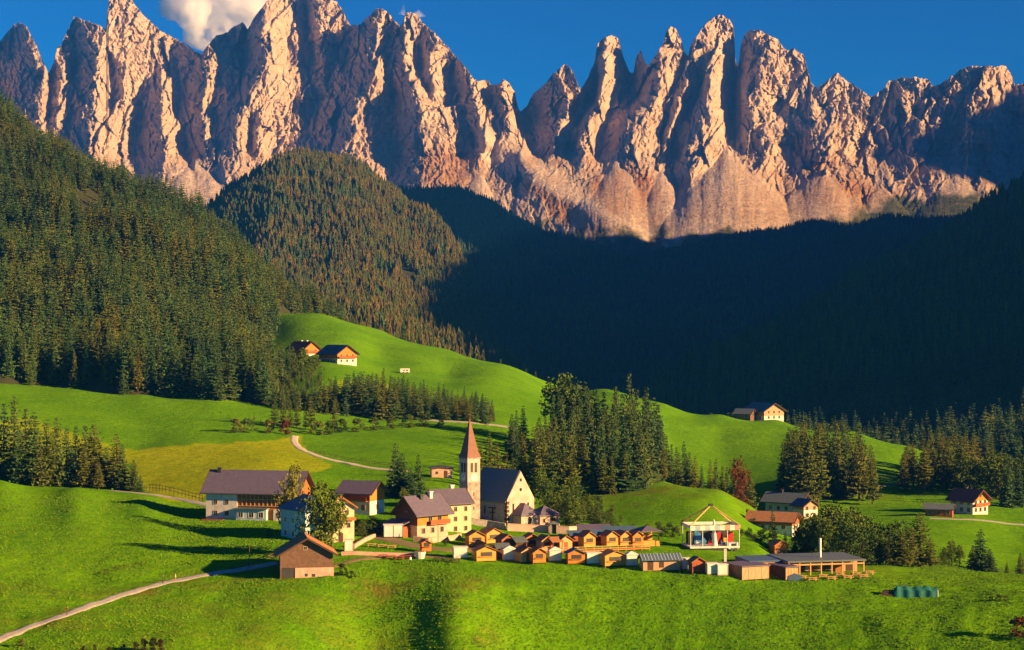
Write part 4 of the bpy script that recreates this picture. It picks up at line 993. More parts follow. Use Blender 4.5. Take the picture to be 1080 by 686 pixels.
# ---------------------------------------------------------------- roads and paths
def ribbon(name, pts, w, m, lift=0.12, Ymin=300.0, kind='structure', label=None):
    hs = [meadow.hit(a, b, c[0] if c else Ymin) for a, b, *c in pts]
    # smooth subdivide in plan
    P2 = []
    for k in range(len(hs)-1):
        p0 = hs[max(k-1, 0)]; p1 = hs[k]; p2 = hs[k+1]; p3 = hs[min(k+2, len(hs)-1)]
        n = max(2, int((p2-p1).length/1.6))
        for q in range(n):
            t = q/n; P2.append(0.5*((2*p1)+(-p0+p2)*t+(2*p0-5*p1+4*p2-p3)*t*t+(-p0+3*p1-3*p2+p3)*t**3))
    P2.append(hs[-1]); V = []; F_ = []; C = 7
    for k, p in enumerate(P2):
        a = P2[max(k-1, 0)]; b = P2[min(k+1, len(P2)-1)]; d = Vector((b.x-a.x, b.y-a.y)).normalized(); s = Vector((-d.y, d.x))
        ww = w*(1+.08*math.sin(k*.7)+.05*math.sin(k*1.9))
        for c in range(C):
            o = (c/(C-1)-.5)*ww; x, y = p.x+s.x*o, p.y+s.y*o; V.append((x, y, float(meadow.h(x, y))+(lift if 0 < c < C-1 else -.25)))
        if k: F_ += [[(k-1)*C+c, (k-1)*C+c+1, k*C+c+1, k*C+c] for c in range(C-1)]
    o = link(name, np_mesh(name, V, F_, True), m); tag(o, kind=kind); return o
ribbon('road', [(-60,700),(0,675),(30,662),(60,652),(90,641),(120,631),(150,621),(175,615),(200,610),(240,603),(270,598),(292,594)], 3.2, M['gravel'])
ribbon('path', [(311,460,680),(311,467,640),(320,475,620),(338,482,600),(362,488,580),(386,493,560),(412,496,560),(430,498,560)], 3.4, M['whitegravel'])
ribbon('road', [(350,436,700),(400,438,700),(450,443,700),(480,445,700),(525,449,700),(548,453,700)], 6, M['gravel'])
ribbon('path', [(868,524,620),(886,519,620),(905,517,620),(930,513,620),(958,509,620)], 3, M['dirt'])
ribbon('road', [(980,547,560),(1010,548,560),(1045,550,560),(1110,554,560)], 3.4, M['gravel'])
ribbon('road', [(120,518,530),(150,521,510),(190,527,490),(225,535,470)], 4, M['gravel'])
ribbon('path', [(300,606,380),(330,604,380),(352,598,380),(380,590,380),(420,587,380),(470,588,380)], 2.6, M['dirt'])
ribbon('path', [(395,566,420),(430,574,400),(470,580,400),(520,577,400),(580,582,400),(640,584,400),(694,588,400),(760,596,400)], 7, M['dirt'])

# ---------------------------------------------------------------- houses of the village
U = lambda *a: list(a)
# big farmhouse
fh = house('farmhouse', 'large brown farmhouse with a broad violet grey roof, white left part and wooden upper floor', 218, 548, 78, 11.5, 23.5, 7.4, 4.3, anchor=(-1, 1),
      wall='wood', roof='slate', ov=1.3, wins=grid_w('F', (-2.6, 2.6), (2.0, 4.6)) + [('F', 0, 8.2, 1, 1)], chim=[(-.6, 10.2, 1.2)], balc=[('F', 5.6, -4.5, 4.5)])
fr = face_frame('L', 11.5, 23.5)
m = MB(); fbox(m, fr, 3.6, 11.8, .0, .35, -3, 6.4); wp = m.build('white_wall', M['plaster'], fh); frw = ((fr[0][0]-.35, 0), fr[1], fr[2])
for u in (9.3, 6.3):
    for z in (1.7, 4.5): window(wp, frw, u, z, .9, 1.0)
m = MB(); fbox(m, fr, -4.5, 3.4, .0, 1.6, -3, 2.9); wg = m.build('low_wing', M['shadeblue'], fh)
m = MB(); fbox(m, fr, -4.9, 3.55, -.02, 2.2, 2.95, 3.2); m.build('wing_roof', M['darkslate'], fh)
frg = ((fr[0][0]-1.6, 0), fr[1], fr[2])
for u in (2.2, -.6, -3.1): window(wg, frg, u, 1.5, 1.2, 1.3, 'whitetrim')
m = MB(); fbox(m, fr, -9.5, -6.0, .0, .5, -3, 2.8); wp2 = m.build('white_wall', M['plaster'], fh); window(wp2, ((fr[0][0]-.5, 0), fr[1], fr[2]), -7.8, 1.5, .9, 1.1)
m = MB()
for k in range(13): u = -10.9+k*1.1; fbox(m, fr, u, u+.16, .02, .12, 3.3, 7.0)
for z in (3.5, 5.2, 6.6): fbox(m, fr, -11.4, 3.4, .125, .24, z, z+.16)
m.build('timber_frame', M['palewood'], fh)
# house coloured blue for its shade and cream house behind the big tree
house('village_house', 'house coloured pale blue for shade, blue grey hipped roof, beside the big leafy tree', 322, 572, 42, 7.4, 9.8, 7.0, 3.6, anchor=(-1, -1), wall='shadeblue', roof='blueslate', hip=True, ov=.8,
      wins=grid_w('L', (-3, 0, 3), (1.6, 4.6)) + grid_w('F', (-2, 1.6), (1.8, 4.8)), door=('F', 0), frame='whitetrim')
h3 = house('village_house', 'cream house with orange tiled roof and red pent roof behind the leafy tree', 359, 572, 18, 6.6, 8.5, 8.2, 2.2, anchor=(0, -1), wall='cream', roof='orangeroof', ov=.7,
      wins=grid_w('F', (-2, 0, 2), (3.9,), .7, 1.1) + grid_w('F', (-1.6, 1.6), (6.9,), .7, 1.0) + grid_w('R', (-2.5, 0.5), (3.5, 6.6)), door=('F', 0.1), frame='trim', chim=[(1.2, 1, 1.0)])
m = MB(); fr = face_frame('F', 6.6, 8.5); m.poly([(-3.6,-4.26,5.75),(3.6,-4.26,5.75),(3.6,-5.1,5.2),(-3.6,-5.1,5.2),(-3.6,-4.26,5.6),(3.6,-4.26,5.6),(3.6,-5.1,5.05),(-3.6,-5.1,5.05)],
      [[3,2,1,0],[4,5,6,7],[7,6,2,3],[6,5,1,2],[4,7,3,0]]); m.build('pent_roof', M['orangeroof'], h3)
house('village_house', 'small grey roofed house with orange wooden top behind the cream house', 390, 544, 66, 8.0, 9.0, 5.8, 2.4, anchor=(-1, -1), wall='plaster', upper='orangewood', split=3.6, roof='slate', ov=1.0,
      wins=grid_w('L', (-2.6, 1), (2.0,)) + grid_w('F', (0,), (2.0,)), balc=[('L', 3.7, -4, 4)], Ymin=430)
# barn at the road
bn = house('wooden_barn', 'weathered wooden barn with pinkish masonry base standing beside the road', 324, 609, 10, 11.0, 9.0, 5.0, 3.1, anchor=(0, -1), wall='greywood', roof='shingle', ov=1.1, cat='barn', base=0.1,
      wins=[('F', -.4, 6.2, .7, .6)])
m = MB(); m.box(-2.6, 5.65, -4.75, 4.3, -3, 2.05); ms = m.build('stone_base', M['pinkplaster'], bn)
m = MB(); m.box(-.5, .1, -4.80, -4.74, .2, .8); m.box(1.0, 1.7, -4.80, -4.74, .1, .7); m.build('hatch', M['dark'], ms)
m = MB(); m.box(-5.5, -2.62, -4.58, -4.503, .0, 2.0); m.build('gateway', M['dark'], bn)
m = MB(); m.box(-5.75, -5.5, -4.9, -4.6, -2.5, 5.0); m.box(-5.9, 5.9, -4.72, -4.56, 2.06, 2.3); m.build('post_beam', M['greywood'], bn)
# chalet and cream block
ch = house('wooden_chalet', 'wooden chalet with orange boarded side, dark gable and violet roof', 440, 568, -45, 7.4, 10, 6.0, 3.4, anchor=(1, -1), wall='pinkplaster', upper='orangewood', split=2.9, roof='slate', ov=1.1,
      wins=grid_w('R', (-3, 0, 3), (1.6,)) + grid_w('R', (-.8, 2.2), (4.4,), 1.2, 1.3) + grid_w('F', (0,), (6.6,), 1, 1), chim=[(.6, 2, 1.5), (.8, -1.2, 1.0)], balc=[('R', 3.1, -1.6, 4.8)])
fr = face_frame('F', 7.4, 10); m = MB(); m.prism([(-3.9, 3.0), (3.9, 3.0), (3.9, 6.0), (0, 9.35), (-3.9, 6.0)], -5.12, -5.05); m.build('dark_gable', M['darkwood'], ch)
m = MB(); m.box(-4.6, 1.4, -8.2, -5.2, -3, 2.7); m.build('annex', M['redwood'], ch)
m = MB(); m.poly([(-5.2,-8.9,2.8),(2.0,-8.9,2.8),(2.0,-5.14,4.0),(-5.2,-5.14,4.0),(-5.2,-8.9,3.0),(2.0,-8.9,3.0),(2.0,-5.14,4.2),(-5.2,-5.14,4.2)], [[3,2,1,0],[4,5,6,7],[0,1,5,4],[1,2,6,5],[3,0,4,7]]); m.build('annex_roof', M['slate'], ch)
house('village_house', 'tall cream house with three rows of small windows beside the church tower', 497, 563, -62, 8.5, 9.0, 7.6, 2.9, anchor=(1, 1), wall='cream', roof='slate', ov=.6,
      wins=grid_w('R', (-2.6, .2, 3.0), (1.4, 3.8, 6.2), .75, 1.05) + grid_w('F', (-2, 2), (3.8, 6.2)), chim=[(-.5, 1.5, 1.4)])
house('field_shed', 'low pinkish shed with flat grey roof on the meadow behind the yellow tree', 466, 504, 8, 6.2, 4, 2.7, .3, anchor=(0, -1), wall='pinkplaster', roof='blueslate', ov=.4, wins=[('F', -1.5, 1.5, .7, .7)], door=('F', 1.2), cat='shed', Ymin=520)
# upper pasture
house('mountain_farmhouse', 'orange wooden farmhouse with reddish roof, the left one on the upper pasture', 321, 378, 42, 9.5, 15, 5.4, 3.4, anchor=(-1, -1), wall='plaster', upper='orangewood', split=2.4, roof='redroof', ov=1.2,
      wins=grid_w('F', (-2.5, 2.5), (1.5, 4.2)) + grid_w('L', (-4, 0, 4), (1.5,)), balc=[('F', 3, -4.5, 4.5)], chim=[(1, 3, 1.4), (1, -2, 1.4)], Ymin=880)
house('mountain_farmhouse', 'larger orange gabled farmhouse with dark roof, right one on the upper pasture', 356, 384, 38, 12, 18, 5.6, 4.0, anchor=(-1, -1), wall='plaster', upper='orangewood', split=2.8, roof='darkslate', ov=1.4,
      wins=grid_w('F', (-3.6, 0, 3.6), (1.6, 4.4)) + grid_w('L', (-6, -3, 0, 3, 6), (1.6,)), balc=[('F', 3.1, -5.6, 5.6)], Ymin=880)
g = MB(); g.box(-2.6, 2.6, -1.1, 1.1, .5, 2.6); c = meadow.hit(427, 394, 900); cv = empty('camping_trailer', c, .15); tag(cv, 'tiny white trailer alone on the upper pasture', 'trailer'); g.build('body', M['white'], cv)
g = MB(); g.box(-.9, -.1, -1.13, -1.102, 1.3, 2.0); g.box(.6, 1.6, -1.13, -1.102, 1.3, 2.0); g.build('window', M['glass'], cv)
for x in (-.9, 1.1): g = MB(); g.tube((x, -1.16, .4), (x, -.9, .4), .4, n=12); g.build('wheel', M['dark'], cv)
# ridge farm
house('ridge_farmhouse', 'farmhouse with pinkish gable on the crest of the right pasture', 806, 442, 30, 13, 17, 5.0, 3.6, anchor=(-1, -1), wall='plaster', upper='pinkwood', split=2.2, roof='darkslate', ov=1.3, wins=grid_w('F', (-3.5, 0, 3.5), (1.4, 4.2)) + grid_w('L', (-5, 0, 5), (1.2,)), Ymin=850)
house('ridge_barn', 'small dark roofed barn left of the farmhouse on the right pasture crest', 783, 440, 60, 7, 9, 3.2, 2.2, anchor=(-1, 0), wall='greywood', roof='darkslate', ov=.8, wins=[('L', 1, 1.6, 1, 1)], Ymin=850, cat='barn')
# right valley houses
house('valley_house', 'long house with wide dark violet roof and wall coloured shade blue below the right grove', 843, 542, 58, 8, 13, 4.2, 2.3, anchor=(-1, -1), wall='shadeblue', roof='darkslate', ov=1.5, wins=grid_w('L', (-4.5, -1.5, 1.5, 4.5), (1.6,)) + grid_w('F', (-2, 2), (1.6, 3.6)), balc=[('F', 2.6, -3.6, 3.6)], chim=[(0, 2, 1.1)], Ymin=560)  # blue of the shaded side is put into the wall colour
house('valley_house', 'small white house at the right end of the long violet roofed house', 855, 547, 30, 6, 6, 4.4, 1.8, anchor=(0, -1), wall='plaster', upper='pinkwood', split=3.0, roof='slate', ov=.8, wins=grid_w('F', (-1.6, 1.6), (1.2, 3.6)) + grid_w('L', (0,), (1.4,)), Ymin=560)
house('valley_house', 'low house with red brown roof half hidden behind trees near the fairground ride', 812, 560, 66, 7.5, 13, 2.9, 1.9, anchor=(-1, 0), wall='plaster', upper='redwood', split=1.6, roof='shingle', ov=1.1, wins=grid_w('L', (-4, -1, 2), (1.3,)) + grid_w('F', (-1.5, 1.5), (1.3,)), Ymin=505)
house('white_chalet', 'white chalet with red roof, orange gable and wooden balcony beside the right edge', 1026, 543, 40, 8.6, 9.4, 5.0, 3.0, anchor=(-1, -1), wall='plaster', upper='orangewood', split=4.6, roof='redroof', ov=1.3, wins=grid_w('F', (-2.6, 0, 2.6), (1.5, 4.0)) + grid_w('L', (-3, 0, 3), (1.5, 3.9)) + [('F', 0, 6.3, 1, .9)],
      balc=[('F', 2.9, -4, 4)], chim=[(1, 2, 1.2)], frame='wood', Ymin=560)
house('farm_shed', 'low reddish shed with dark roof left of the white chalet', 990, 545, 72, 5, 9, 2.6, 1.3, anchor=(-1, 0), wall='redwood', roof='darkslate', ov=.8, wins=grid_w('L', (-3, 0, 3), (1.4,)), cat='shed', Ymin=560)

# ---------------------------------------------------------------- church
rz = R(42); Wc, Lc = 9.4, 14.5
c0 = place(535, 554, rz, (-Wc/2, -Lc/2), 430)
chz = c0.z
cg = empty('church', c0, rz); tag(cg, 'stone village church with steep dark slate roof, sunlit gable and pointed bell tower', 'church')
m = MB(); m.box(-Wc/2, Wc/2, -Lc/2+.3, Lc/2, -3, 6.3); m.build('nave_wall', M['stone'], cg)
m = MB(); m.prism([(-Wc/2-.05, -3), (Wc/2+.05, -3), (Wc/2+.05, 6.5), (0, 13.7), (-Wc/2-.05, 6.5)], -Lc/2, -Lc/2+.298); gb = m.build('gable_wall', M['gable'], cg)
m = MB(); m.prism([(-Wc/2, 6.302), (Wc/2, 6.302), (0, 13.2)], -Lc/2+.3, Lc/2); m.build('attic_wall', M['stone'], cg)
m = MB(); k = 7.2/(Wc/2); m.prism([(-Wc/2-.5, 6.35-.5*k), (0, 13.6), (Wc/2+.5, 6.35-.5*k), (Wc/2+.5, 6.65-.5*k), (0, 13.98), (-Wc/2-.5, 6.65-.5*k)][::-1], -Lc/2+.302, Lc/2+.3); m.build('roof', M['darkslate'], cg)
m = MB()
for z in range(0, 6): m.box(-Wc/2-.1, -Wc/2+.5+.25*(z % 2), -Lc/2-.03, -Lc/2+.31, z*1.05, z*1.05+.8); m.box(-Wc/2-.1, -Wc/2, -Lc/2+.31, -Lc/2+.8+.3*(z % 2), z*1.05, z*1.05+.8)
m.build('corner_stones', M['darkwood'], cg)
frf = face_frame('F', Wc, Lc)
m = MB(); fbox(m, frf, -.35, .35, -.02, .05, 11.0, 11.8); m.build('window', M['glass'], cg)
m = MB(); m.tube((0, -Lc/2-.04, 8.9), (0, -Lc/2+.01, 8.9), .45, n=20); m.build('rose_window', M['glass'], cg)
m = MB(); fbox(m, frf, 2.3, 2.9, -.02, .05, 3.2, 5.4); fbox(m, frf, -2.9, -2.3, -.02, .05, 3.2, 5.4); m.build('window', M['glass'], cg)
frl = face_frame('L', Wc, Lc)
m = MB(); fbox(m, frl, -1.75, -1.45, .02, .2, .6, 4.0); fbox(m, frl, -2.6, -.6, .205, .32, 2.7, 3.0); fbox(m, frl, -2.9, -.3, .02, .75, 4.0, 4.2); m.build('crucifix', M['darkwood'], cg)
for u in (1.6, 4.6): m = MB(); fbox(m, frl, u-.3, u+.3, -.02, .05, 2.4, 4.6); m.build('window', M['glass'], cg)
m = MB(); m.box(-2.9, 2.9, -Lc/2-3.4, -Lc/2-.01, -3, 2.4); po = m.build('porch', M['gable'], cg)
m = MB(); z0 = 2.45; e = 3.5; y0 = -Lc/2-4.0; y1 = -Lc/2-.02
m.poly([(-e,y0,z0),(e,y0,z0),(e,y1,z0),(-e,y1,z0),(-e,y0,z0+.2),(e,y0,z0+.2),(e,y1,z0+.2),(-e,y1,z0+.2),(0,y1-1.7,5.5),(0,y1,5.5)], [[0,3,2,1],[0,1,5,4],[1,2,6,5],[2,3,7,6],[3,0,4,7],[4,5,8],[5,6,9,8],[6,7,9],[7,4,8,9]]); m.build('porch_roof', M['slate'], po)
m = MB(); m.prism([(-.6, 0), (.6, 0), (.6, 1.4), (.35, 1.9), (0, 2.1), (-.35, 1.9), (-.6, 1.4)], -Lc/2-3.46, -Lc/2-3.402); m.build('doorway', M['dark'], po)
# tower
tw = 3.8; rzt = R(35) - rz
tb = meadow.hit(493, 552, 430); tb.z = chz
tc_w = Vector((tb.x + cos(R(35))*tw/2 - sin(R(35))*tw/2, tb.y + 2.0 + sin(R(35))*tw/2 + cos(R(35))*tw/2, chz))
rel = tc_w - c0; lx = cos(-rz)*rel.x - sin(-rz)*rel.y; ly = sin(-rz)*rel.x + cos(-rz)*rel.y
def tpart(mb, name, mt, parent=None):
    o = mb.build(name, mt, parent or tow)
    return o
m = MB(); m.box(-tw/2, tw/2, -tw/2, tw/2, -3, 11.6); tow = m.build('tower', M['towerstone'], cg); tow.location = (lx, ly, 0); tow.rotation_euler.z = rzt
m = MB(); m.box(-tw/2, tw/2, -tw/2, tw/2, 11.602, 17.6); tpart(m, 'belfry', M['gable'])
m = MB(); m.box(-tw/2-.15, tw/2+.15, -tw/2-.15, tw/2+.15, 17.602, 17.9); m.box(-tw/2-.08, tw/2+.08, -tw/2-.08, tw/2+.08, 11.5, 11.72); tpart(m, 'cornice', M['stone'])
s = tw/2+.2
for a, nm in (((-s,-s,17.9),'x'),): 
    m = MB(); m.poly([(-s,-s,17.9),(s,-s,17.9),(s,s,17.9),(-s,s,17.9),(-s*.78,-s*.78,19.2),(s*.78,-s*.78,19.2),(s*.78,s*.78,19.2),(-s*.78,s*.78,19.2),(0,0,28.0)],
      [[3,2,1,0],[0,1,5,4],[1,2,6,5],[2,3,7,6],[3,0,4,7],[4,5,8],[5,6,8],[6,7,8],[7,4,8]]); tpart(m, 'spire', M['spire'])
m = MB(); m.tube((0, 0, 27.9), (0, 0, 29.3), .07); m.box(-.4, .4, -.05, .05, 28.7, 28.85); tpart(m, 'spire_cross', M['dark'])
for f_ in 'FL':
    fr = face_frame(f_, tw, tw)
    for q in (-.62, .62): m = MB(); fbox(m, fr, q-.38, q+.38, -.02, .05, 14.2, 16.6); tpart(m, 'bell_opening', M['dark'])
    (ox, oy), (ux, uy), (nx, ny) = fr
    m = MB(); m.tube((ox, oy, 12.9), (ox+nx*.08, oy+ny*.08, 12.9), .95, n=28); cf = tpart(m, 'clock_face', M['whitetrim'])
    m = MB(); fbox(m, fr, -.05, .05, .085, .12, 12.85, 13.6); fbox(m, fr, -.05, .45, .085, .12, 12.85, 12.95); tpart(m, 'clock_hands', M['dark'], cf)
    m = MB(); fbox(m, fr, -.15, .15, -.02, .04, 8.2, 9.2); fbox(m, fr, -.15, .15, -.02, .04, 4.6, 5.4); tpart(m, 'slit_window', M['dark'])
# chapel
house('cemetery_chapel', 'small chapel with grey hipped roof right of the church porch', 580, 555, 30, 6.0, 6.0, 2.7, 2.5, anchor=(0, -1), wall='gable', roof='slate', hip=True, ov=.5, wins=[('F', -1.8, 1.5, .6, .9), ('L', 0, 1.5, .6, .9)], door=('F', 1), cat='chapel', Ymin=430)
# walls
def wallrun(name, label, pts, h, t, mt, cap=None, Ymin=400, cat='wall'):
    V = []; hs = []
    raw = [meadow.hit(a, b, Ymin) for a, b in pts]
    for k in range(len(raw)-1):
        n = max(1, int((raw[k+1]-raw[k]).length/2.0))
        for q in range(n): hs.append(raw[k].lerp(raw[k+1], q/n))
    hs.append(raw[-1]); m = MB(); c = MB()
    for k, p in enumerate(hs):
        a = hs[max(k-1, 0)]; b = hs[min(k+1, len(hs)-1)]; d = Vector((b.x-a.x, b.y-a.y)).normalized(); s = Vector((-d.y, d.x)); z = float(meadow.h(p.x, p.y))
        for mb, o, z0, z1 in ((m, t/2, z-1.5, z+h), (c, t/2+.08, z+h+.002, z+h+.14)):
            mb.v += [(p.x-s.x*o, p.y-s.y*o, z0), (p.x-s.x*o, p.y-s.y*o, z1), (p.x+s.x*o, p.y+s.y*o, z1), (p.x+s.x*o, p.y+s.y*o, z0)]
    for mb in (m, c):
        n = len(hs)
        for k in range(n-1):
            for q in range(4): mb.f.append([k*4+q, k*4+(q+1) % 4, (k+1)*4+(q+1) % 4, (k+1)*4+q])
        mb.f += [[3, 2, 1, 0], [(n-1)*4+q for q in range(4)]]
    w = m.build(name, mt); tag(w, label, cat)
    if cap is not None: c.build('coping', cap, w)
    return w
wallrun('cemetery_wall', 'stone wall coloured grey for shade below the church side', [(497,553),(515,556),(533,559)], 1.5, .5, M['stone'], M['stone'])  # grey stands in for shade on this run of the wall
wallrun('cemetery_wall', 'long wall coloured cream for sunlight in front of the church porch and chapel', [(535,560),(556,561),(580,562),(600,563),(622,562)], 1.7, .5, M['gable'], M['pinkplaster'])  # cream stands in for sunlight on the other run
g = empty('cemetery_gate', meadow.hit(584, 563, 400), R(5)); tag(g, 'dark gate house in the cream cemetery wall', 'gate')
m = MB(); m.box(-1, -.6, -.6, .6, -1, 2.4); m.box(.6, 1, -.6, .6, -1, 2.4); m.build('pillar', M['stone'], g)
m = MB(); m.box(-.6, .6, -.1, .1, 0, 2.2); m.build('gate_leaf', M['dark'], g); m = MB(); hip_roof(m, 2, 1.2, 2.4, .8, .2, .12); m.build('gate_roof', M['darkslate'], g)
wallrun('garden_wall', 'low pinkish retaining wall in front of the white container', [(360,586),(390,586),(420,587),(440,587)], .8, .5, M['pinkplaster'])
wallrun('street_wall', 'pink washed wall at the foot of the chalet', [(436,571),(452,573),(470,571),(486,568)], 1.2, .4, M['pinkplaster'])
wallrun('garden_wall', 'low wall climbing from the white gatepost towards the village lane', [(373,579),(384,572),(396,567)], .9, .5, M['pinkplaster'])
# farm fences
def fence(label, pts, mt, h=1.1, step=2.5, Ymin=300, rails=2, cat='fence', name='wooden_fence'):
    raw = [meadow.hit(a, b, Ymin) for a, b in pts]; hs = []
    for k in range(len(raw)-1):
        n = max(1, int((raw[k+1]-raw[k]).length/step))
        for q in range(n): hs.append(raw[k].lerp(raw[k+1], q/n))
    hs.append(raw[-1]); hs = [Vector((p.x, p.y, float(meadow.h(p.x, p.y)))) for p in hs]
    e = empty(name, hs[0]); tag(e, label, cat)
    for p in hs: q = p-hs[0]; m = MB(); m.tube(q-Vector((0,0,.4)), q+Vector((0,0,h)), .09, n=6); m.build('post', mt, e)
    m = MB()
    for r_ in range(rails):
        z = h*(.45+.45*r_)
        for a, b in zip(hs[:-1], hs[1:]): m.tube(a-hs[0]+Vector((0,-.1,z)), b-hs[0]+Vector((0,-.1,z)), .06, n=5)
    m.build('rail', mt, e); return e
fence('dark board fence left of the big farmhouse', [(158,518),(175,520),(192,524),(214,530)], M['darkwood'], 2.0, Ymin=475, rails=2)
fence('rail fence beside the road near the barn', [(246,601),(262,597),(278,592),(290,588)], M['greywood'], 1.0)
fence('thin rail fence along the white path', [(332,478),(360,485),(390,490),(420,493)], M['greywood'], 1.1, 4, Ymin=560)

# ---------------------------------------------------------------- market huts and stalls
def hut(px, py, rz, label, W=3.4, L=3.0, he=2.3, rise=.9, wall='newwood', roof='shingle', openfront=True, group='wooden market huts', gable='F', name='market_hut', Ymin=300):
    rz = R(rz); e = empty(name, place(px, py, rz, (0, -L/2), Ymin, .25), rz); tag(e, label, 'hut', group)
    m = MB(); m.prism([(-W/2, 0), (W/2, 0), (W/2, he), (0, he+rise), (-W/2, he)], -L/2, L/2); m.build('wall', M[wall], e)
    m = MB(); gable_roof(m, W, L, he, rise, .35, .12, ovy=.45); m.build('roof', M[roof], e)
    for x in (-1, 1):
        for y in (-1, 1): m = MB(); m.box(x*W/2-.1, x*W/2+.1, y*L/2-.1, y*L/2+.1, -1.6, -.002); m.build('leg', M['greywood'], e)
    fr = face_frame('F', W, L)
    if openfront:
        m = MB(); fbox(m, fr, -W*.3, W*.3, -.02, .03, 1.05, 1.95); m.build('hatch', M['dark'], e)
        m = MB(); fbox(m, fr, -W*.38, W*.38, .03, .45, .95, 1.05); m.build('counter', M[wall], e)
    else:
        m = MB(); fbox(m, fr, -.45, .45, -.02, .05, .05, 1.95); m.build('door', M['redwood'], e)
    m = MB(); fr = face_frame('R', W, L); fbox(m, fr, -.4, .4, -.02, .04, 1.1, 1.8); m.build('shutter', M['redwood'], e)
    return e
FR = [  # px, py base, rz, W, L, wall, roof, open, label
 (513,593,22,4.6,3.0,'newwood','shingle',True,'bright orange front row hut with brown roof, leftmost of the front row'),
 (557,594,28,3.4,3.4,'palewood','shingle',False,'pinkish tall narrow front row hut left of centre'),
 (569,595,20,3.0,3.0,'orangewood','shingle',True,'orange front row hut joined to the pinkish one'),
 (608,596,10,3.8,3.0,'orangewood','slate',True,'orange front row hut with pale grey roof between two white boxes'),
 (649,598,22,5.0,3.4,'newwood','shingle',True,'wide orange front row hut with brown roof right of the white box'),
 (737,605,14,3.0,2.6,'redwood','shingle',False,'small red brown hut near the white twin boxes'),
]
for px, py, rz, W, L, wl, rf, op, lb in FR: hut(px, py, rz, lb, W, L, 2.2, .9, wl, rf, op, 'front row market huts')
BR = [
 (503,577,20,3.8,3,'newwood','shingle',True,'hut above the leftmost front row hut, in the back row'),
 (521,574,35,4.2,3,'newwood','shingle',True,'larger tilted roof hut of the back row near the cream house'),
 (536,581,30,3.4,3,'redwood','shingle',False,'dark red hut between the two rows'),
 (562,580,15,3.6,3,'orangewood','shingle',True,'bright orange hut with small round window in the back row'),
 (578,582,25,3.2,3,'palewood','shingle',True,'pale yellow hut in the back row, first right of the orange one'),
 (597,582,25,3.2,3,'palewood','shingle',False,'pale yellow hut in the back row, second right of the orange one'),
 (622,578,25,3.0,3,'newwood','shingle',True,'orange yellow hut in the middle of the back row'),
 (646,577,25,3.0,3,'newwood','shingle',True,'orange yellow hut in the back row left of the last three'),
 (660,577,25,2.8,3,'newwood','shingle',True,'orange hut, third from the right end of the back row'),
 (673,577,25,2.8,3,'orangewood','shingle',True,'orange hut beside the pavilion at the right end of the back row'),
]
for px, py, rz, W, L, wl, rf, op, lb in BR: hut(px, py, rz, lb, W, L, 2.3, 1.0, wl, rf, op, 'back row market huts')
# pavilion with posts
e = empty('market_pavilion', place(686, 576, R(20), (0, -2)), R(20)); tag(e, 'open timber pavilion with grey hipped roof at the end of the back row', 'pavilion')
m = MB(); hip_roof(m, 4.4, 4.4, 3.4, 1.3, .5, .15); m.build('roof', M['slate'], e)
m = MB(); m.box(-2.3, 2.3, -2.3, 2.3, -1.2, .4); m.build('floor', M['newwood'], e)
for x in (-2.1, 2.1):
    for y in (-2.1, 2.1): m = MB(); m.box(x-.12, x+.12, y-.12, y+.12, .402, 3.4); m.build('post', M['newwood'], e)
m = MB(); m.box(-2.2, 2.2, -2.28, -2.2, .402, 1.3); m.box(-2.28, -2.2, -2.2, 2.2, .402, 1.3); m.box(-1.2, 1.4, 0, 1.6, .402, 2.6); m.build('parapet', M['newwood'], e)
# timber deck with rail in front of the back row
def deck(label, x0, y0, x1, y1, w=2.2):
    a = meadow.hit(x0, y0, 380); b = meadow.hit(x1, y1, 380); L = (b-a).length; rz = math.atan2(b.y-a.y, b.x-a.x)
    e = empty('timber_deck', a, rz); tag(e, label, 'deck'); dz = b.z-a.z
    m = MB(); m.poly([(0,-w/2,.35),(L,-w/2,.35+dz),(L,w/2,.35+dz),(0,w/2,.35),(0,-w/2,.5),(L,-w/2,.5+dz),(L,w/2,.5+dz),(0,w/2,.5)], [[3,2,1,0],[4,5,6,7],[0,1,5,4],[1,2,6,5],[2,3,7,6],[3,0,4,7]]); m.build('floor', M['newwood'], e)
    n = int(L/2)
    m = MB()
    for k in range(n+1):
        q = MB(); t = k/n; q.box(L*t-.06, L*t+.06, -w/2-.06, -w/2+.06, -1.2+dz*t, 1.5+dz*t); q.build('post', M['newwood'], e)
    for z in (.9, 1.4): m.tube((0, -w/2-.1, z), (L, -w/2-.1, z+dz), .08, n=5)
    m.build('railing', M['palewood'], e)
deck('long timber deck with rail in front of the right half of the back row', 590, 584, 683, 580)
deck('short timber deck between the first back row huts', 570, 585, 588, 584)
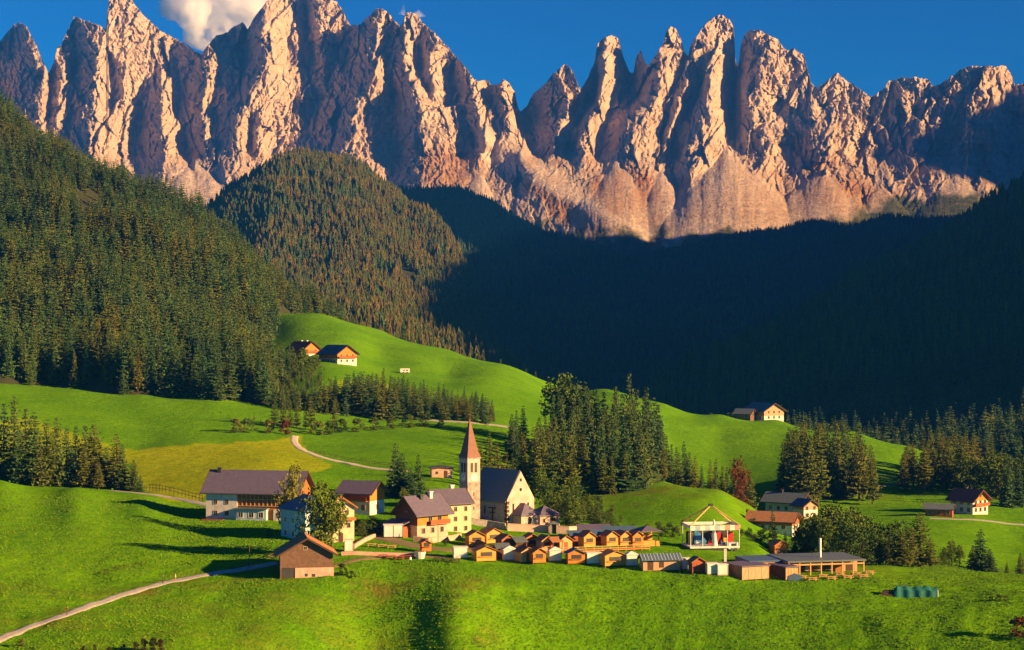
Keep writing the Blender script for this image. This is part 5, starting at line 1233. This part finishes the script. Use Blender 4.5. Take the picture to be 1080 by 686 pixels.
# covered stalls with blue grey lean-to roofs behind the back row
def leanto(px, py, rz, W, L, label, roof='blueslate', wall='redwood', h=2.4):
    rz = R(rz); e = empty('market_stall', place(px, py, rz, (0, -L/2)), rz); tag(e, label, 'stall', 'open stalls between the huts')
    m = MB(); m.poly([(-W/2-.3,-L/2-.4,h),(W/2+.3,-L/2-.4,h),(W/2+.3,L/2+.2,h+.9),(-W/2-.3,L/2+.2,h+.9),(-W/2-.3,-L/2-.4,h+.12),(W/2+.3,-L/2-.4,h+.12),(W/2+.3,L/2+.2,h+1.02),(-W/2-.3,L/2+.2,h+1.02)], [[3,2,1,0],[4,5,6,7],[0,1,5,4],[1,2,6,5],[2,3,7,6],[3,0,4,7]]); m.build('roof', M[roof], e)
    m = MB(); m.box(-W/2, W/2, L/2-.2, L/2, -1, h+.7); m.build('back_wall', M[wall], e); m = MB(); m.box(-W/2, W/2, -L/2, -L/2+.5, -1, 1.0); m.build('counter', M[wall], e)
    for x in (-W/2+.08, W/2-.08): m = MB(); m.box(x-.08, x+.08, -L/2-.2, -L/2-.04, -1, h); m.build('post', M['greywood'], e)
for a in [(609,576,15,3.4,2.4,'stall with blue grey roof between pale hut and middle hut'),(634,575,15,3.6,2.4,'stall with blue grey roof right of the middle back row hut'),(550,583,20,2.6,2.2,'dark roofed stall left of the bright orange hut','darkslate','darkwood'),
          (588,583,20,2.4,2.2,'red brown stall squeezed between the two pale yellow huts','shingle'),(531,590,12,3.0,2.2,'small dark stall behind the first white box','darkslate','darkwood'),(655,571,10,8.0,3,'long blue grey roofed shelter behind the right huts','blueslate','pinkwood'),(628,569,10,8.0,3,'long violet roofed shelter behind the middle huts','slate','pinkwood')]: leanto(*a)
# white boxes / tents
def whitebox(px, py, W, label, h=2.3, rz=8, L=2.2, two=False, peaked=False):
    rz = R(rz); e = empty('white_stall', place(px, py, rz, (0, -L/2), dz=.25), rz); tag(e, label, 'stall', 'white covered stalls')
    m = MB(); m.box(-W/2, W/2, -L/2, L/2, 0, h); m.build('cover', M['white'], e)
    m = MB(); m.box(-W/2-.08, W/2+.08, -L/2-.08, L/2+.08, h+.002, h+.14)
    if peaked: m = MB(); hip_roof(m, W, L, h, .8, .15, .08)
    m.build('roof', M['whitetrim'], e)
    m = MB(); m.box(-W/2+.05, W/2-.05, -L/2-.02, -L/2-.002, -.1, .12)
    for k in ([-W/2+.06, 0, W/2-.06] if two else [-W/2+.06, W/2-.06]): m.box(k-.05, k+.05, -L/2-.05, -L/2-.022, 0, h)
    m.build('frame', M['dark' if two else 'trim'], e)
    for x in (-W/2+.1, W/2-.1):
        for y in (-L/2+.1, L/2-.1): m = MB(); m.box(x-.07, x+.07, y-.07, y+.07, -1.6, -.002); m.build('leg', M['dark'], e)
for px, py, W, lb, pk in [(486,590,3.2,'white covered stall at the left end of the front row',0),(538,592,3.0,'white covered stall between the first orange hut and the pinkish hut',1),(586,593,2.8,'white covered stall left of the grey roofed orange hut',1),
                      (627,596,3.4,'white covered stall right of the grey roofed orange hut',0),(667,598,2.6,'small pale covered stall right of the wide orange hut',1),(724,602,2.2,'small grey white covered stall right of the long hut',0)]: whitebox(px, py, W, lb, peaked=bool(pk))
whitebox(752, 607, 2.6, 'left one of the white twin stalls beside the grey booth', 2.2); whitebox(762.5, 608, 2.4, 'right one of the white twin stalls beside the grey booth', 2.2)
whitebox(415, 568, 4.6, 'large white double container in front of the chalet', 2.8, 6, 2.4, True)
whitebox(368, 583, 2.0, 'white gatepost box under a dark cap near the barn', 2.4)
# tapered white tub and orange bin
e = empty('planter_tub', meadow.hit(443, 589, 380)); tag(e, 'tapered white tub in front of the orange booth', 'tub'); m = MB(); m.tube((0,0,-.3),(0,0,1.5),.9,1.35,12); m.build('tub', M['white'], e); m = MB(); m.tube((0,0,1.502),(0,0,1.56),1.2,n=12); m.build('soil', M['dirt'], e)
hut(450, 583, 15, 'tiny orange booth behind the white tub', 2.2, 2, 1.9, .5, 'orangewood', 'orangeroof', True, 'wooden market huts')
# long hut
e = empty('long_market_hut', place(698, 603, R(10), (0, -1.6), 300, .25), R(10)); tag(e, 'long pinkish hut with striped blue grey roof in the front row', 'hut', None)
m = MB(); m.box(-4.2, 4.2, -1.6, 1.6, 0, 2.3); m.build('wall', M['pinkwood'], e)
m = MB(); 
for s_ in (-1, 1): m.poly([(-4.7, s_*2.3, 2.2), (4.7, s_*2.3, 2.2), (4.7, 0, 3.4), (-4.7, 0, 3.4), (-4.7, s_*2.3, 2.32), (4.7, s_*2.3, 2.32), (4.7, 0, 3.52), (-4.7, 0, 3.52)], [[0,1,2,3],[4,5,6,7],[0,1,5,4],[1,2,6,5],[3,0,4,7]])
ro = m.build('roof', M['blueslate'], e)
m = MB()
for k in range(13): x = -4.5+.75*k; m.poly([(x-.04,-2.32,2.36),(x+.04,-2.32,2.36),(x+.04,0,3.58),(x-.04,0,3.58)], [[0,1,2,3]])
m.build('roof_rib', M['whitetrim'], ro)
m = MB(); m.box(-3.2, -1.9, -1.64, -1.602, .1, 2.1); m.box(-.6, .5, -1.64, -1.602, .6, 1.8); m.build('hatch', M['darkwood'], e)
for x in (-4, -1.3, 1.3, 4): m = MB(); m.box(x-.1, x+.1, -1.5, -1.3, -1.6, -.002); m.build('leg', M['greywood'], e)
# small grey roofed tent cars behind are parked vehicles
def car(px, py, rz, paint, label, Ymin=400):
    e = empty('parked_car', meadow.hit(px, py, Ymin), R(rz)); tag(e, label, 'car', 'cars parked by the village')
    m = MB(); m.prism([(-2.1,.3),(2.1,.3),(2.15,.8),(1.25,.95),(.7,1.45),(-1.2,1.45),(-1.9,.95),(-2.15,.85)], -.85, .85); m.build('body', paint, e)
    m = MB(); m.prism([(.98,1.0),(.62,1.38),(-1.12,1.38),(-1.6,1.0)], -.87, .87); m.build('window', M['glass'], e)
    for x in (-1.3, 1.35):
        for y in (-.75, .75): m = MB(); m.tube((x, y-.12, .32), (x, y+.12, .32), .33, n=14); m.build('wheel', M['dark'], e)
    for y in (-.6, .6): m = MB(); m.box(2.11, 2.17, y-.15, y+.15, .6, .75); m.build('headlight', M['whitetrim'], e)
car(612, 566, 20, M['whitetrim'], 'white car parked at the right end of the cream wall'); car(622, 568, 15, M['red'], 'red car parked at the right end of the cream wall')
car(404, 562, 10, M['blue'], 'blue car parked behind the white container'); car(384, 561, 40, M['dark'], 'dark car parked left of the white container')

# picnic tables and benches
def picnic(px, py, rz, label, group, mt='greywood', Ymin=380):
    e = empty('picnic_table', meadow.hit(px, py, Ymin), R(rz)); tag(e, label, 'picnic table', group)
    m = MB(); m.box(-1.1, 1.1, -.4, .4, .74, .8); m.build('tabletop', M[mt], e)
    for s_ in (-1, 1): m = MB(); m.box(-1.1, 1.1, s_*.75-.15, s_*.75+.15, .42, .47); m.build('bench', M[mt], e)
    for x in (-.8, .8): m = MB(); m.box(x-.05, x+.05, -.85, .85, .36, .419); m.box(x-.06, x+.06, -.25, -.13, -.3, .738); m.box(x-.06, x+.06, .13, .25, -.3, .738); m.build('leg', M[mt], e)
for k, (px, py) in enumerate([(404,589),(412,590),(421,591),(429,590)]): picnic(px, py, 10, 'dark brown picnic table below the pinkish wall, ' + NTH[k] if k < 3 else 'rightmost dark brown picnic table below the pinkish wall', 'brown picnic tables below the wall', 'redwood')
for k, (px, py) in enumerate([(392,577),(403,578),(413,579)]): picnic(px, py, 12, 'picnic table on the grass below the white container, ' + NTH[k] if k < 2 else 'rightmost picnic table on the grass below the white container', 'picnic tables on the terrace', 'palewood')
for k, (px, py) in enumerate([(463,592),(472,593),(480,594)]): picnic(px, py, 12, 'dark table left of the white stall, ' + NTH[k] if k < 2 else 'dark table touching the left white stall', 'dark tables near the white stall', 'darkwood')

# ---------------------------------------------------------------- fairground ride
M['palebluepaint'] = mat('pale_blue_paint', (.40, .52, .64), .6); M['pinkpaint'] = mat('salmon_paint', (.62, .30, .26), .6)
e = empty('fairground_ride', meadow.hit(751, 580, 430) + Vector((0, 3, 0)), R(8)); tag(e, 'fairground ride with open pyramid of beams over a striped valance', 'fairground ride')
rw, rd = 6.0, 4.2
m = MB(); m.box(-rw, rw, -rd, rd, .5, .9); m.build('platform', M['whitetrim'], e)
m = MB(); m.box(-rw+.5, rw-.5, -rd+.5, rd-.5, -1.5, .498); m.build('base', M['dark'], e)
for x in (-rw+.1, -rw*.5, 0, rw*.5, rw-.1):
    for y in ((-rd+.1, rd-.1) if abs(x) > rw*.6 else (-rd+.1,)): m = MB(); m.tube((x, y, .9), (x, y, 5.9), .09, n=8); m.build('post', M['whitetrim'], e)
for x in (-rw, rw):
    for y in (-rd, rd): m = MB(); m.tube((x*.98, y*.98, 5.9), (0, 0, 10.3), .16, n=8); m.build('roof_beam', M['palewood'], e)
m = MB(); m.box(-.5, .5, -.5, .5, 10.1, 10.6); m.build('apex_cap', M['dark'], e)
n_ = 10
for k in range(n_):
    x0 = -rw + 2*rw*k/n_; m = MB(); m.box(x0+.01, x0+2*rw/n_-.01, -rd-.1, -rd-.02, 4.75, 5.9); m.build('valance_panel', M['whitetrim' if k % 2 == 0 else ('palebluepaint' if k < 7 else 'pinkpaint')], e)
m = MB(); m.box(-rw-.1, -rw-.02, -rd, rd, 5.2, 5.9); m.box(rw+.02, rw+.1, -rd, rd, 5.2, 5.9); m.box(-rw, rw, rd+.02, rd+.1, 5.2, 5.9); m.build('side_valance', M['whitetrim'], e)
m = MB(); m.prism([(-3.8, 1.0), (-1.2, 1.0), (-.8, 1.6), (-2.9, 4.2), (-3.8, 4.2)], .6, 1.6); m.build('slide', M['blue'], e)
m = MB(); m.box(1.0, 2.6, .5, 1.5, .9, 3.8); m.prism([(3.0, .9), (5.4, .9), (5.4, 3.9), (4.2, 3.2)], -.5, 1.5); m.build('backdrop', M['red'], e)
m = MB(); m.box(-5.4, 5.4, 2.6, 2.75, .9, 3.9); m.build('inside_shade_panel', M['dark'], e)  # dark sheet added for the shade inside the ride
m = MB(); m.box(-5.3, -4.2, .5, 1.2, .9, 3.6); m.box(2.8, 3.5, -1.4, -1.0, .9, 2.6); m.build('yellow_panel', M['yellow'], e)
m = MB(); m.tube((.3, -2.6, .9), (.1, -2.6, 7.1), .75, .2, 14); m.build('mast', M['whitetrim'], e)
for k in range(6):
    a = k*pi/3+.3; q = empty_ = None; m = MB(); cx, cy = 3.4*cos(a), 2.4*sin(a)-.3
    m.prism([(cx-.5, 1.2), (cx+.5, 1.2), (cx+.5, 1.7), (cx+.2, 1.6), (cx-.3, 1.6), (cx-.5, 2.2)], cy-.3, cy+.3); m.build('gondola', M[('red', 'yellow', 'blue', 'whitetrim', 'red', 'blue')[k]], e)
e = empty('ticket_trailer', meadow.hit(772, 581, 430), R(20)); tag(e, 'small grey trailer at the right foot of the fairground ride', 'trailer')
m = MB(); m.box(-1.3, 1.3, -.8, .8, .5, 2.0); m.build('body', M['shadeblue'], e); m = MB(); m.box(-.6, .6, -.83, -.802, 1.2, 1.8); m.build('window', M['glass'], e)
for x in (-.5, .5): m = MB(); m.tube((x, -.85, .35), (x, -.6, .35), .33, n=12); m.build('wheel', M['dark'], e)
# white banner post
e = empty('banner_post', meadow.hit(765, 596, 400)); tag(e, 'tall white banner post left of the grey booth', 'post'); m = MB(); m.box(-.3, .3, -.08, .08, -.5, 3.6); m.build('banner', M['white'], e); m = MB(); m.tube((0, .12, -.5), (0, .12, 3.9), .06); m.build('pole', M['dark'], e)

# ---------------------------------------------------------------- wooden event hall with flat roofs
def booth(px, py, rz, W, L, h, label, wall, side, name='timber_booth'):
    rz = R(rz); e = empty(name, place(px, py, rz, (-W/2, -L/2), 380, .3), rz); tag(e, label, 'booth')
    m = MB(); m.box(-W/2, W/2, -L/2, L/2, -.1, h); m.build('wall', M[wall], e)
    m = MB(); m.box(-W/2-.06, -W/2-.002, -L/2+.02, L/2-.02, -.1, h); m.build('shade_side_wall', M[side], e)  # darker boards on this side stand in for its shade
    m = MB(); m.box(-W/2-.35, W/2+.35, -L/2-.4, L/2+.35, h+.002, h+.22); m.build('roof', M['slate'], e)
    m = MB()
    n = 4
    for k in range(n+1): x = -W/2+W*k/n; m.box(x-.08, x+.08, -L/2-.06, -L/2-.002, -.1, h-.01)
    for k in range(n): x = -W/2+W*k/n; m.poly([(x+.1,-L/2-.05,.1),(x+.25,-L/2-.05,.1),(x+W/n-.1,-L/2-.05,h-.1),(x+W/n-.25,-L/2-.05,h-.1)], [[0,1,2,3]])
    m.build('timber_braces', M['palewood'], e)
    for x in (-W/2+.15, 0, W/2-.15): m = MB(); m.box(x-.1, x+.1, -L/2+.05, -L/2+.25, -1.8, -.102); m.build('leg', M['greywood'], e)
booth(783, 613, 24, 6.6, 7.5, 2.7, 'long booth with pinkish braced front and side greyed for shade beside the twin white stalls', 'pinkwood', 'greywood')
booth(829, 613, 24, 3.0, 6.5, 2.6, 'short booth, side darkened for shade, in front of the flat roofed hall', 'pinkwood', 'darkwood')
e = empty('event_hall', place(872, 607, R(12), (0, -5.5), 380), R(12)); tag(e, 'wide open timber hall with flat dark roof behind the tables', 'hall')
m = MB(); m.box(-9.2, 9.2, -5.8, 8, 3.0, 3.35); ro = m.build('roof', M['darkslate'], e)
m = MB(); m.box(-17, -9.25, -2.5, 7.6, 2.9, 3.2); m.build('side_roof', M['blueslate'], e)
m = MB(); m.box(-8.8, 8.8, -1.5, 7.5, -2, 2.99); m.build('wall', M['pinkwood'], e)
m = MB(); m.box(-17, -9.2, -2.2, 7.2, -2, 2.88); m.build('side_hall', M['pinkwood'], e)
for k in range(8): x = -8.8+k*2.51; m = MB(); m.box(x-.12, x+.12, -5.5, -5.26, -1.5, 2.998); m.build('post', M['palewood'], e)
m = MB(); m.box(-8.8, 8.8, -5.48, -5.28, 2.3, 2.6); m.build('beam', M['palewood'], e)
for k in range(6): x = -7.4+k*2.9; m = MB(); m.box(x-1.0, x+1.0, -1.56, -1.502, .3, 2.2); m.build('doorway', M['darkwood' if k % 2 else 'wood'], e)
m = MB(); m.tube((0.6, 0, 3.352), (.6, 0, 7.6), .28, n=12); m.build('flue', M['whitetrim'], ro)
for k, (px, py) in enumerate([(846,611),(857,613),(868,610),(877,612),(886,608),(894,611),(903,608),(911,610),(917,606)]):
    picnic(px, py, 12+5*k % 9, 'new pine table in front of the flat roofed hall, ' + (NTH[k] if k < 8 else 'outermost on the right'), 'pine tables in front of the hall', 'palewood')
e = empty('parasol', meadow.hit(838, 612, 380)); tag(e, 'blue tarpaulin stand between the booth and the tables', 'stand'); m = MB(); m.prism([(-1.6,0),(1.6,0),(1.4,1.0),(0,1.5),(-1.4,1.0)], -.8, .8); m.build('tarpaulin', M['blueslate'], e)
e.name = 'tarpaulin_stand'
hut(824, 590, 20, 'small brown kiosk hut behind the flat roofed hall', 3.6, 3.2, 3.2, 1.0, 'wood', 'shingle', True, 'wooden market huts', name='kiosk_hut', Ymin=430)
# tarpaulin covered pile
e = empty('covered_timber_pile', meadow.hit(961, 629, 360), R(-8)); tag(e, 'long pile of timber under a dark green tarpaulin on the meadow', 'timber pile')
m = MB(); n = 30; pts = []; fs = []
for k in range(n+1):
    x = -3.6+9.0*k/n; w = 1.3+.12*math.sin(k*.8); h = 1.9+.12*math.sin(k*.9)+.12*math.sin(k*.37)-.5*(k < 2)
    pts += [(x,-w,-.6),(x,-w*.9,h*.7),(x,-w*.4,h),(x,w*.4,h*1.02),(x,w*.9,h*.7),(x,w,-.6)]
    if k: fs += [[(k-1)*6+q, (k-1)*6+q+1, k*6+q+1, k*6+q] for q in range(5)]
fs += [[0,1,2,3,4,5],[n*6+q for q in range(5,-1,-1)]]
m.poly(pts, fs); m.build('tarpaulin', M['teal'], e)
for k in range(9): m = MB(); a = random.uniform(-.2,.2); m.tube((-6.4+k*.12, -1.0+.24*k, .2+.36*(k % 3)), (-3.2, -1.0+.24*k+a, .2+.36*(k % 3)), .2, n=7); m.build('log', M['bark'], e)
m = MB(); m.box(5.1, 5.6, -1.0, 1.0, -.4, 1.3); m.build('pale_end', M['whitetrim'], e)
# reddish bank of flowers beside the white farmhouse wall
e = empty('flower_bank', meadow.hit(224, 549, 400), R(-10)); tag(e, 'low reddish flower bank at the left foot of the white farmhouse wall', 'flower bank')
m = MB(); r_ = random.Random(5)
for k in range(260):
    x = r_.uniform(-2.6, 2.8); y = r_.uniform(-.6, .6); z = r_.uniform(.1, 1.0+.1*math.sin(x*3)); s = .16
    m.poly([(x-s, y, z), (x, y-s, z+.05), (x+s, y, z+.1), (x, y+s, z+.05)], [[0, 1, 2, 3]])
m.build('blossom', mat('red_blossom', (.32, .05, .04), .8, (.45, .1, .08), 3), e)
m = MB(); m.box(-2.7, 2.9, -.5, .5, -.6, .25); m.build('planter', M['redwood'], e)
# poles
for px, py, h, lb in [(263,600,5.5,'slim pole beside the road near the barn'),(577,598,0,None),(462,574,5,'slim lamp pole in front of the cream house')]:
    if lb:
        e = empty('slim_pole', meadow.hit(px, py)); tag(e, lb, 'pole'); m = MB(); m.tube((0,0,-.5),(0,0,h),.09,.06,8); m.build('pole', M['greywood'], e)

# ---------------------------------------------------------------- shrubs at the front edge and in the meadows
def shrub(px, py, s, kd, lb, grp=None, Ymin=300, wide=1.3):
    h = meadow.hit(px, py, Ymin); o = link('shrub', BUSH[kd], None, None, h); o.scale = (s*wide, s*wide, s); o.rotation_euler.z = random.uniform(0, 6); tag(o, lb, 'shrub', grp)
for k, (px, py, s) in enumerate([(88,689,1.4),(100,687,1.2),(115,690,1.3),(130,688,1.5),(143,690,2.2),(152,689,2.6),(161,690,3.0),(169,690,2.7)]):
    shrub(px, py, s, 'dark', 'dark brown shrub at the bottom edge, ' + NTH[k], 'dark shrubs at the bottom edge', wide=.9)
for px, py, s, kd, lb in [(1045,634,1.0,'leaf','low green shrub cluster on the right front meadow, left one'),(1053,635,1.5,'leaf','low green shrub cluster on the right front meadow, middle one'),(1061,634,1.1,'leaf','low green shrub cluster on the right front meadow, right one'),
    (1077,672,4.0,'leafred','dark reddish shrub at the lower right corner'),(362,607,2.6,'leaf','dark green bush right of the barn'),(372,610,1.6,'leaf','small bush right of the dark barn bush'),
    (22,682,1.4,'leaflight','dry pale bush below the road at the left'),(384,560,2.4,'leaf','bush beside the blue car'),(397,559,2.6,'leaf','bush right of the blue car'),(446,574,1.3,'leaf','hedge bush under the chalet wall'),(470,576,1.3,'leaf','hedge bush under the cream house'),
    (284,566,1.6,'leaf','bush left of the pale blue house'),(510,565,1.8,'leaflight','yellow green bush under the church wall'),(499,566,1.5,'leaflight','yellow green bush right of the cream house'),(662,566,2.6,'leaf','bush behind the right back row huts'),
    (640,563,2.8,'leaf','bush behind the middle shelter'),(700,566,2.4,'leaf','bush right of the pavilion'),(712,567,2.6,'leaf','bush left of the fairground ride')]:
    shrub(px, py, s, kd, lb)
for k in range(9): shrub(110+k*5.5+random.uniform(-1, 1), 606-k*1.2+random.uniform(-2, 2), random.uniform(.7, 1.3), 'leaflight', 'tuft of tall dry grass above the road, ' + NTH[k], 'dry grass tufts above the road', wide=.6)

# ---------------------------------------------------------------- people on the road
def person(px, py, top, legs, label, facing=0.0, bag=None):
    base = meadow.hit(px, py); base.z += .12
    vs = [(0,0,.98),(.0,0,1.15),(0,0,1.38),(0,0,1.52),(0,-.01,1.6),(0,-.01,1.72),
          (.1,0,.9),(.12,-.06,.5),(.13,.1,.08),(.13,-.08,.05),(-.1,0,.9),(-.12,.1,.5),(-.13,.22,.08),(-.13,.05,.05),
          (.2,0,1.40),(.27,.03,1.12),(.25,-.12,.90),(.24,-.17,.82),(-.2,0,1.40),(-.27,-.03,1.12),(-.25,.1,.90),(-.24,.12,.82)]
    rs = [.15,.14,.16,.06,.09,.085,.1,.07,.05,.04,.1,.07,.05,.04,.07,.05,.035,.035,.07,.05,.035,.035]
    es = [(0,1),(1,2),(2,3),(3,4),(4,5),(0,6),(6,7),(7,8),(8,9),(0,10),(10,11),(11,12),(12,13),(2,14),(14,15),(15,16),(16,17),(2,18),(18,19),(19,20),(20,21)]
    me = bpy.data.meshes.new('tmp'); me.from_pydata(vs, es, []); me.update()
    o = bpy.data.objects.new('tmp', me); col.objects.link(o); o.modifiers.new('s', 'SKIN'); o.modifiers.new('d', 'SUBSURF').render_levels = 1; o.modifiers['d'].levels = 1
    sv = me.skin_vertices[0].data if me.skin_vertices else None
    if sv is None: me.attributes
    for k, r in enumerate(rs):
        if sv: sv[k].radius = (r, r*.85 if k < 3 else r); sv[k].use_root = (k == 0)
    dg = bpy.context.evaluated_depsgraph_get(); fin = bpy.data.meshes.new_from_object(o.evaluated_get(dg)); bpy.data.objects.remove(o)
    for mt in (mat('skin_tone', (.5,.32,.24), .7), top, legs, M['dark']): fin.materials.append(mt)
    for p in fin.polygons:
        z = p.center.z; x = abs(p.center.x)
        p.material_index = 3 if z < .1 else (2 if z < .96 and x < .2 else (0 if z > 1.47 or z < .87 else 1)); p.use_smooth = True
    b = link('person', fin, None, None, base); b.rotation_euler.z = facing; tag(b, label, 'person')
    m = MB()
    for a in range(5):
        for q in range(8): pass
    hm = MB(); n = 10; pts = []; fs = []
    for i in range(4):
        ph = i/3*pi*.5
        for k in range(n): t = 2*pi*k/n; pts.append((.098*cos(ph)*cos(t), -.0+.105*cos(ph)*sin(t)+.01, 1.69+.12*sin(ph)-(.07 if i == 0 and sin(t) > 0 else 0)))
        if i: fs += [[(i-1)*n+k, (i-1)*n+(k+1) % n, i*n+(k+1) % n, i*n+k] for k in range(n)]
    hm.poly(pts, fs); hm.build('hair', M['bark'], b, smooth=True)
    for s_ in (-1, 1): q = MB(); q.tube((s_*.035, -.098, 1.675), (s_*.035, -.104, 1.675), .012, n=6); q.build('eye', M['dark'], b)
    q = MB(); q.poly([(-.015,-.09,1.62),(.015,-.09,1.62),(0,-.125,1.625),(0,-.09,1.67)], [[0,1,2],[0,2,3],[1,3,2]]); q.build('nose', fin.materials[0], b)
person(71, 650, M['red'], M['dark'], 'person in a red top walking on the road nearest the left edge', R(120))
person(172, 616, M['dark'], M['dark'], 'person in black walking beside the one in white', R(100))
person(185, 614, M['white'], mat('orange_trousers', (.5,.16,.05), .8), 'person in a white top on the road behind the one in black', R(100))
person(433, 596, M['white'], M['dark'], 'person in white near the dark brown picnic tables', R(40))
person(604, 588, M['red'], M['blue'], 'person in a red top between the two rows of huts', R(200))
person(575, 589, M['blue'], M['dark'], 'person in blue between the two rows of huts', R(20))

# ---------------------------------------------------------------- clouds, beyond the air volume
def cloud(name, label, lobes, dens, Y):
    # merged puffy body of overlapping balls, filled with scattering vapour
    bm = bpy.data.metaballs.new(name); bm.resolution = 90; bm.render_resolution = 90; bm.threshold = .3
    for px, py, r in lobes:
        c = P(px, py, Y); el = bm.elements.new(); el.co = (c.x, c.y+random.uniform(-120, 120), c.z); el.radius = r*Y/FPX*1.5
    o = bpy.data.objects.new('tmpc', bm); col.objects.link(o)
    dg = bpy.context.evaluated_depsgraph_get(); dg.update(); me = bpy.data.meshes.new_from_object(o.evaluated_get(dg)); bpy.data.objects.remove(o)
    m = bpy.data.materials.new(name); m.use_nodes = True; n = m.node_tree.nodes; n.clear(); l = m.node_tree.links
    ou = n.new('ShaderNodeOutputMaterial'); v = n.new('ShaderNodeVolumePrincipled'); v.inputs['Color'].default_value = (.965, .975, 1.0, 1); v.inputs['Anisotropy'].default_value = .2
    tc = n.new('ShaderNodeTexCoord'); t = n.new('ShaderNodeTexNoise'); t.inputs['Scale'].default_value = .0065; t.inputs['Detail'].default_value = 7; t.inputs['Roughness'].default_value = .62
    l.new(tc.outputs['Object'], t.inputs['Vector']); mr = n.new('ShaderNodeMapRange'); mr.inputs['From Min'].default_value = .42; mr.inputs['From Max'].default_value = .58; mr.inputs['To Max'].default_value = dens
    l.new(t.outputs[0], mr.inputs[0]); l.new(mr.outputs[0], v.inputs['Density']); l.new(v.outputs[0], ou.inputs['Volume'])
    o = link(name, me, m); tag(o, label, None, None, 'stuff'); return o
cloud('cloud', 'large pinkish white cloud rising behind the second rock peak', [(172,4,12),(180,10,13),(190,2,18),(205,16,20),(225,8,24),(214,34,18),(240,22,22),(255,6,20),(228,48,14),(268,-6,16),(200,36,12),(245,-20,30),(215,-22,26),(275,8,16)], .024, 13500)
cloud('cloud', 'small thin cloud beside the twin peaks', [(414,14,5),(424,11,7),(434,12,7),(444,13,7),(452,13,5)], .02, 13500)
cloud('cloud', 'faint wisp of cloud right of the highest peak', [(360,14,4),(366,14,4),(371,15,3)], .01, 13500)
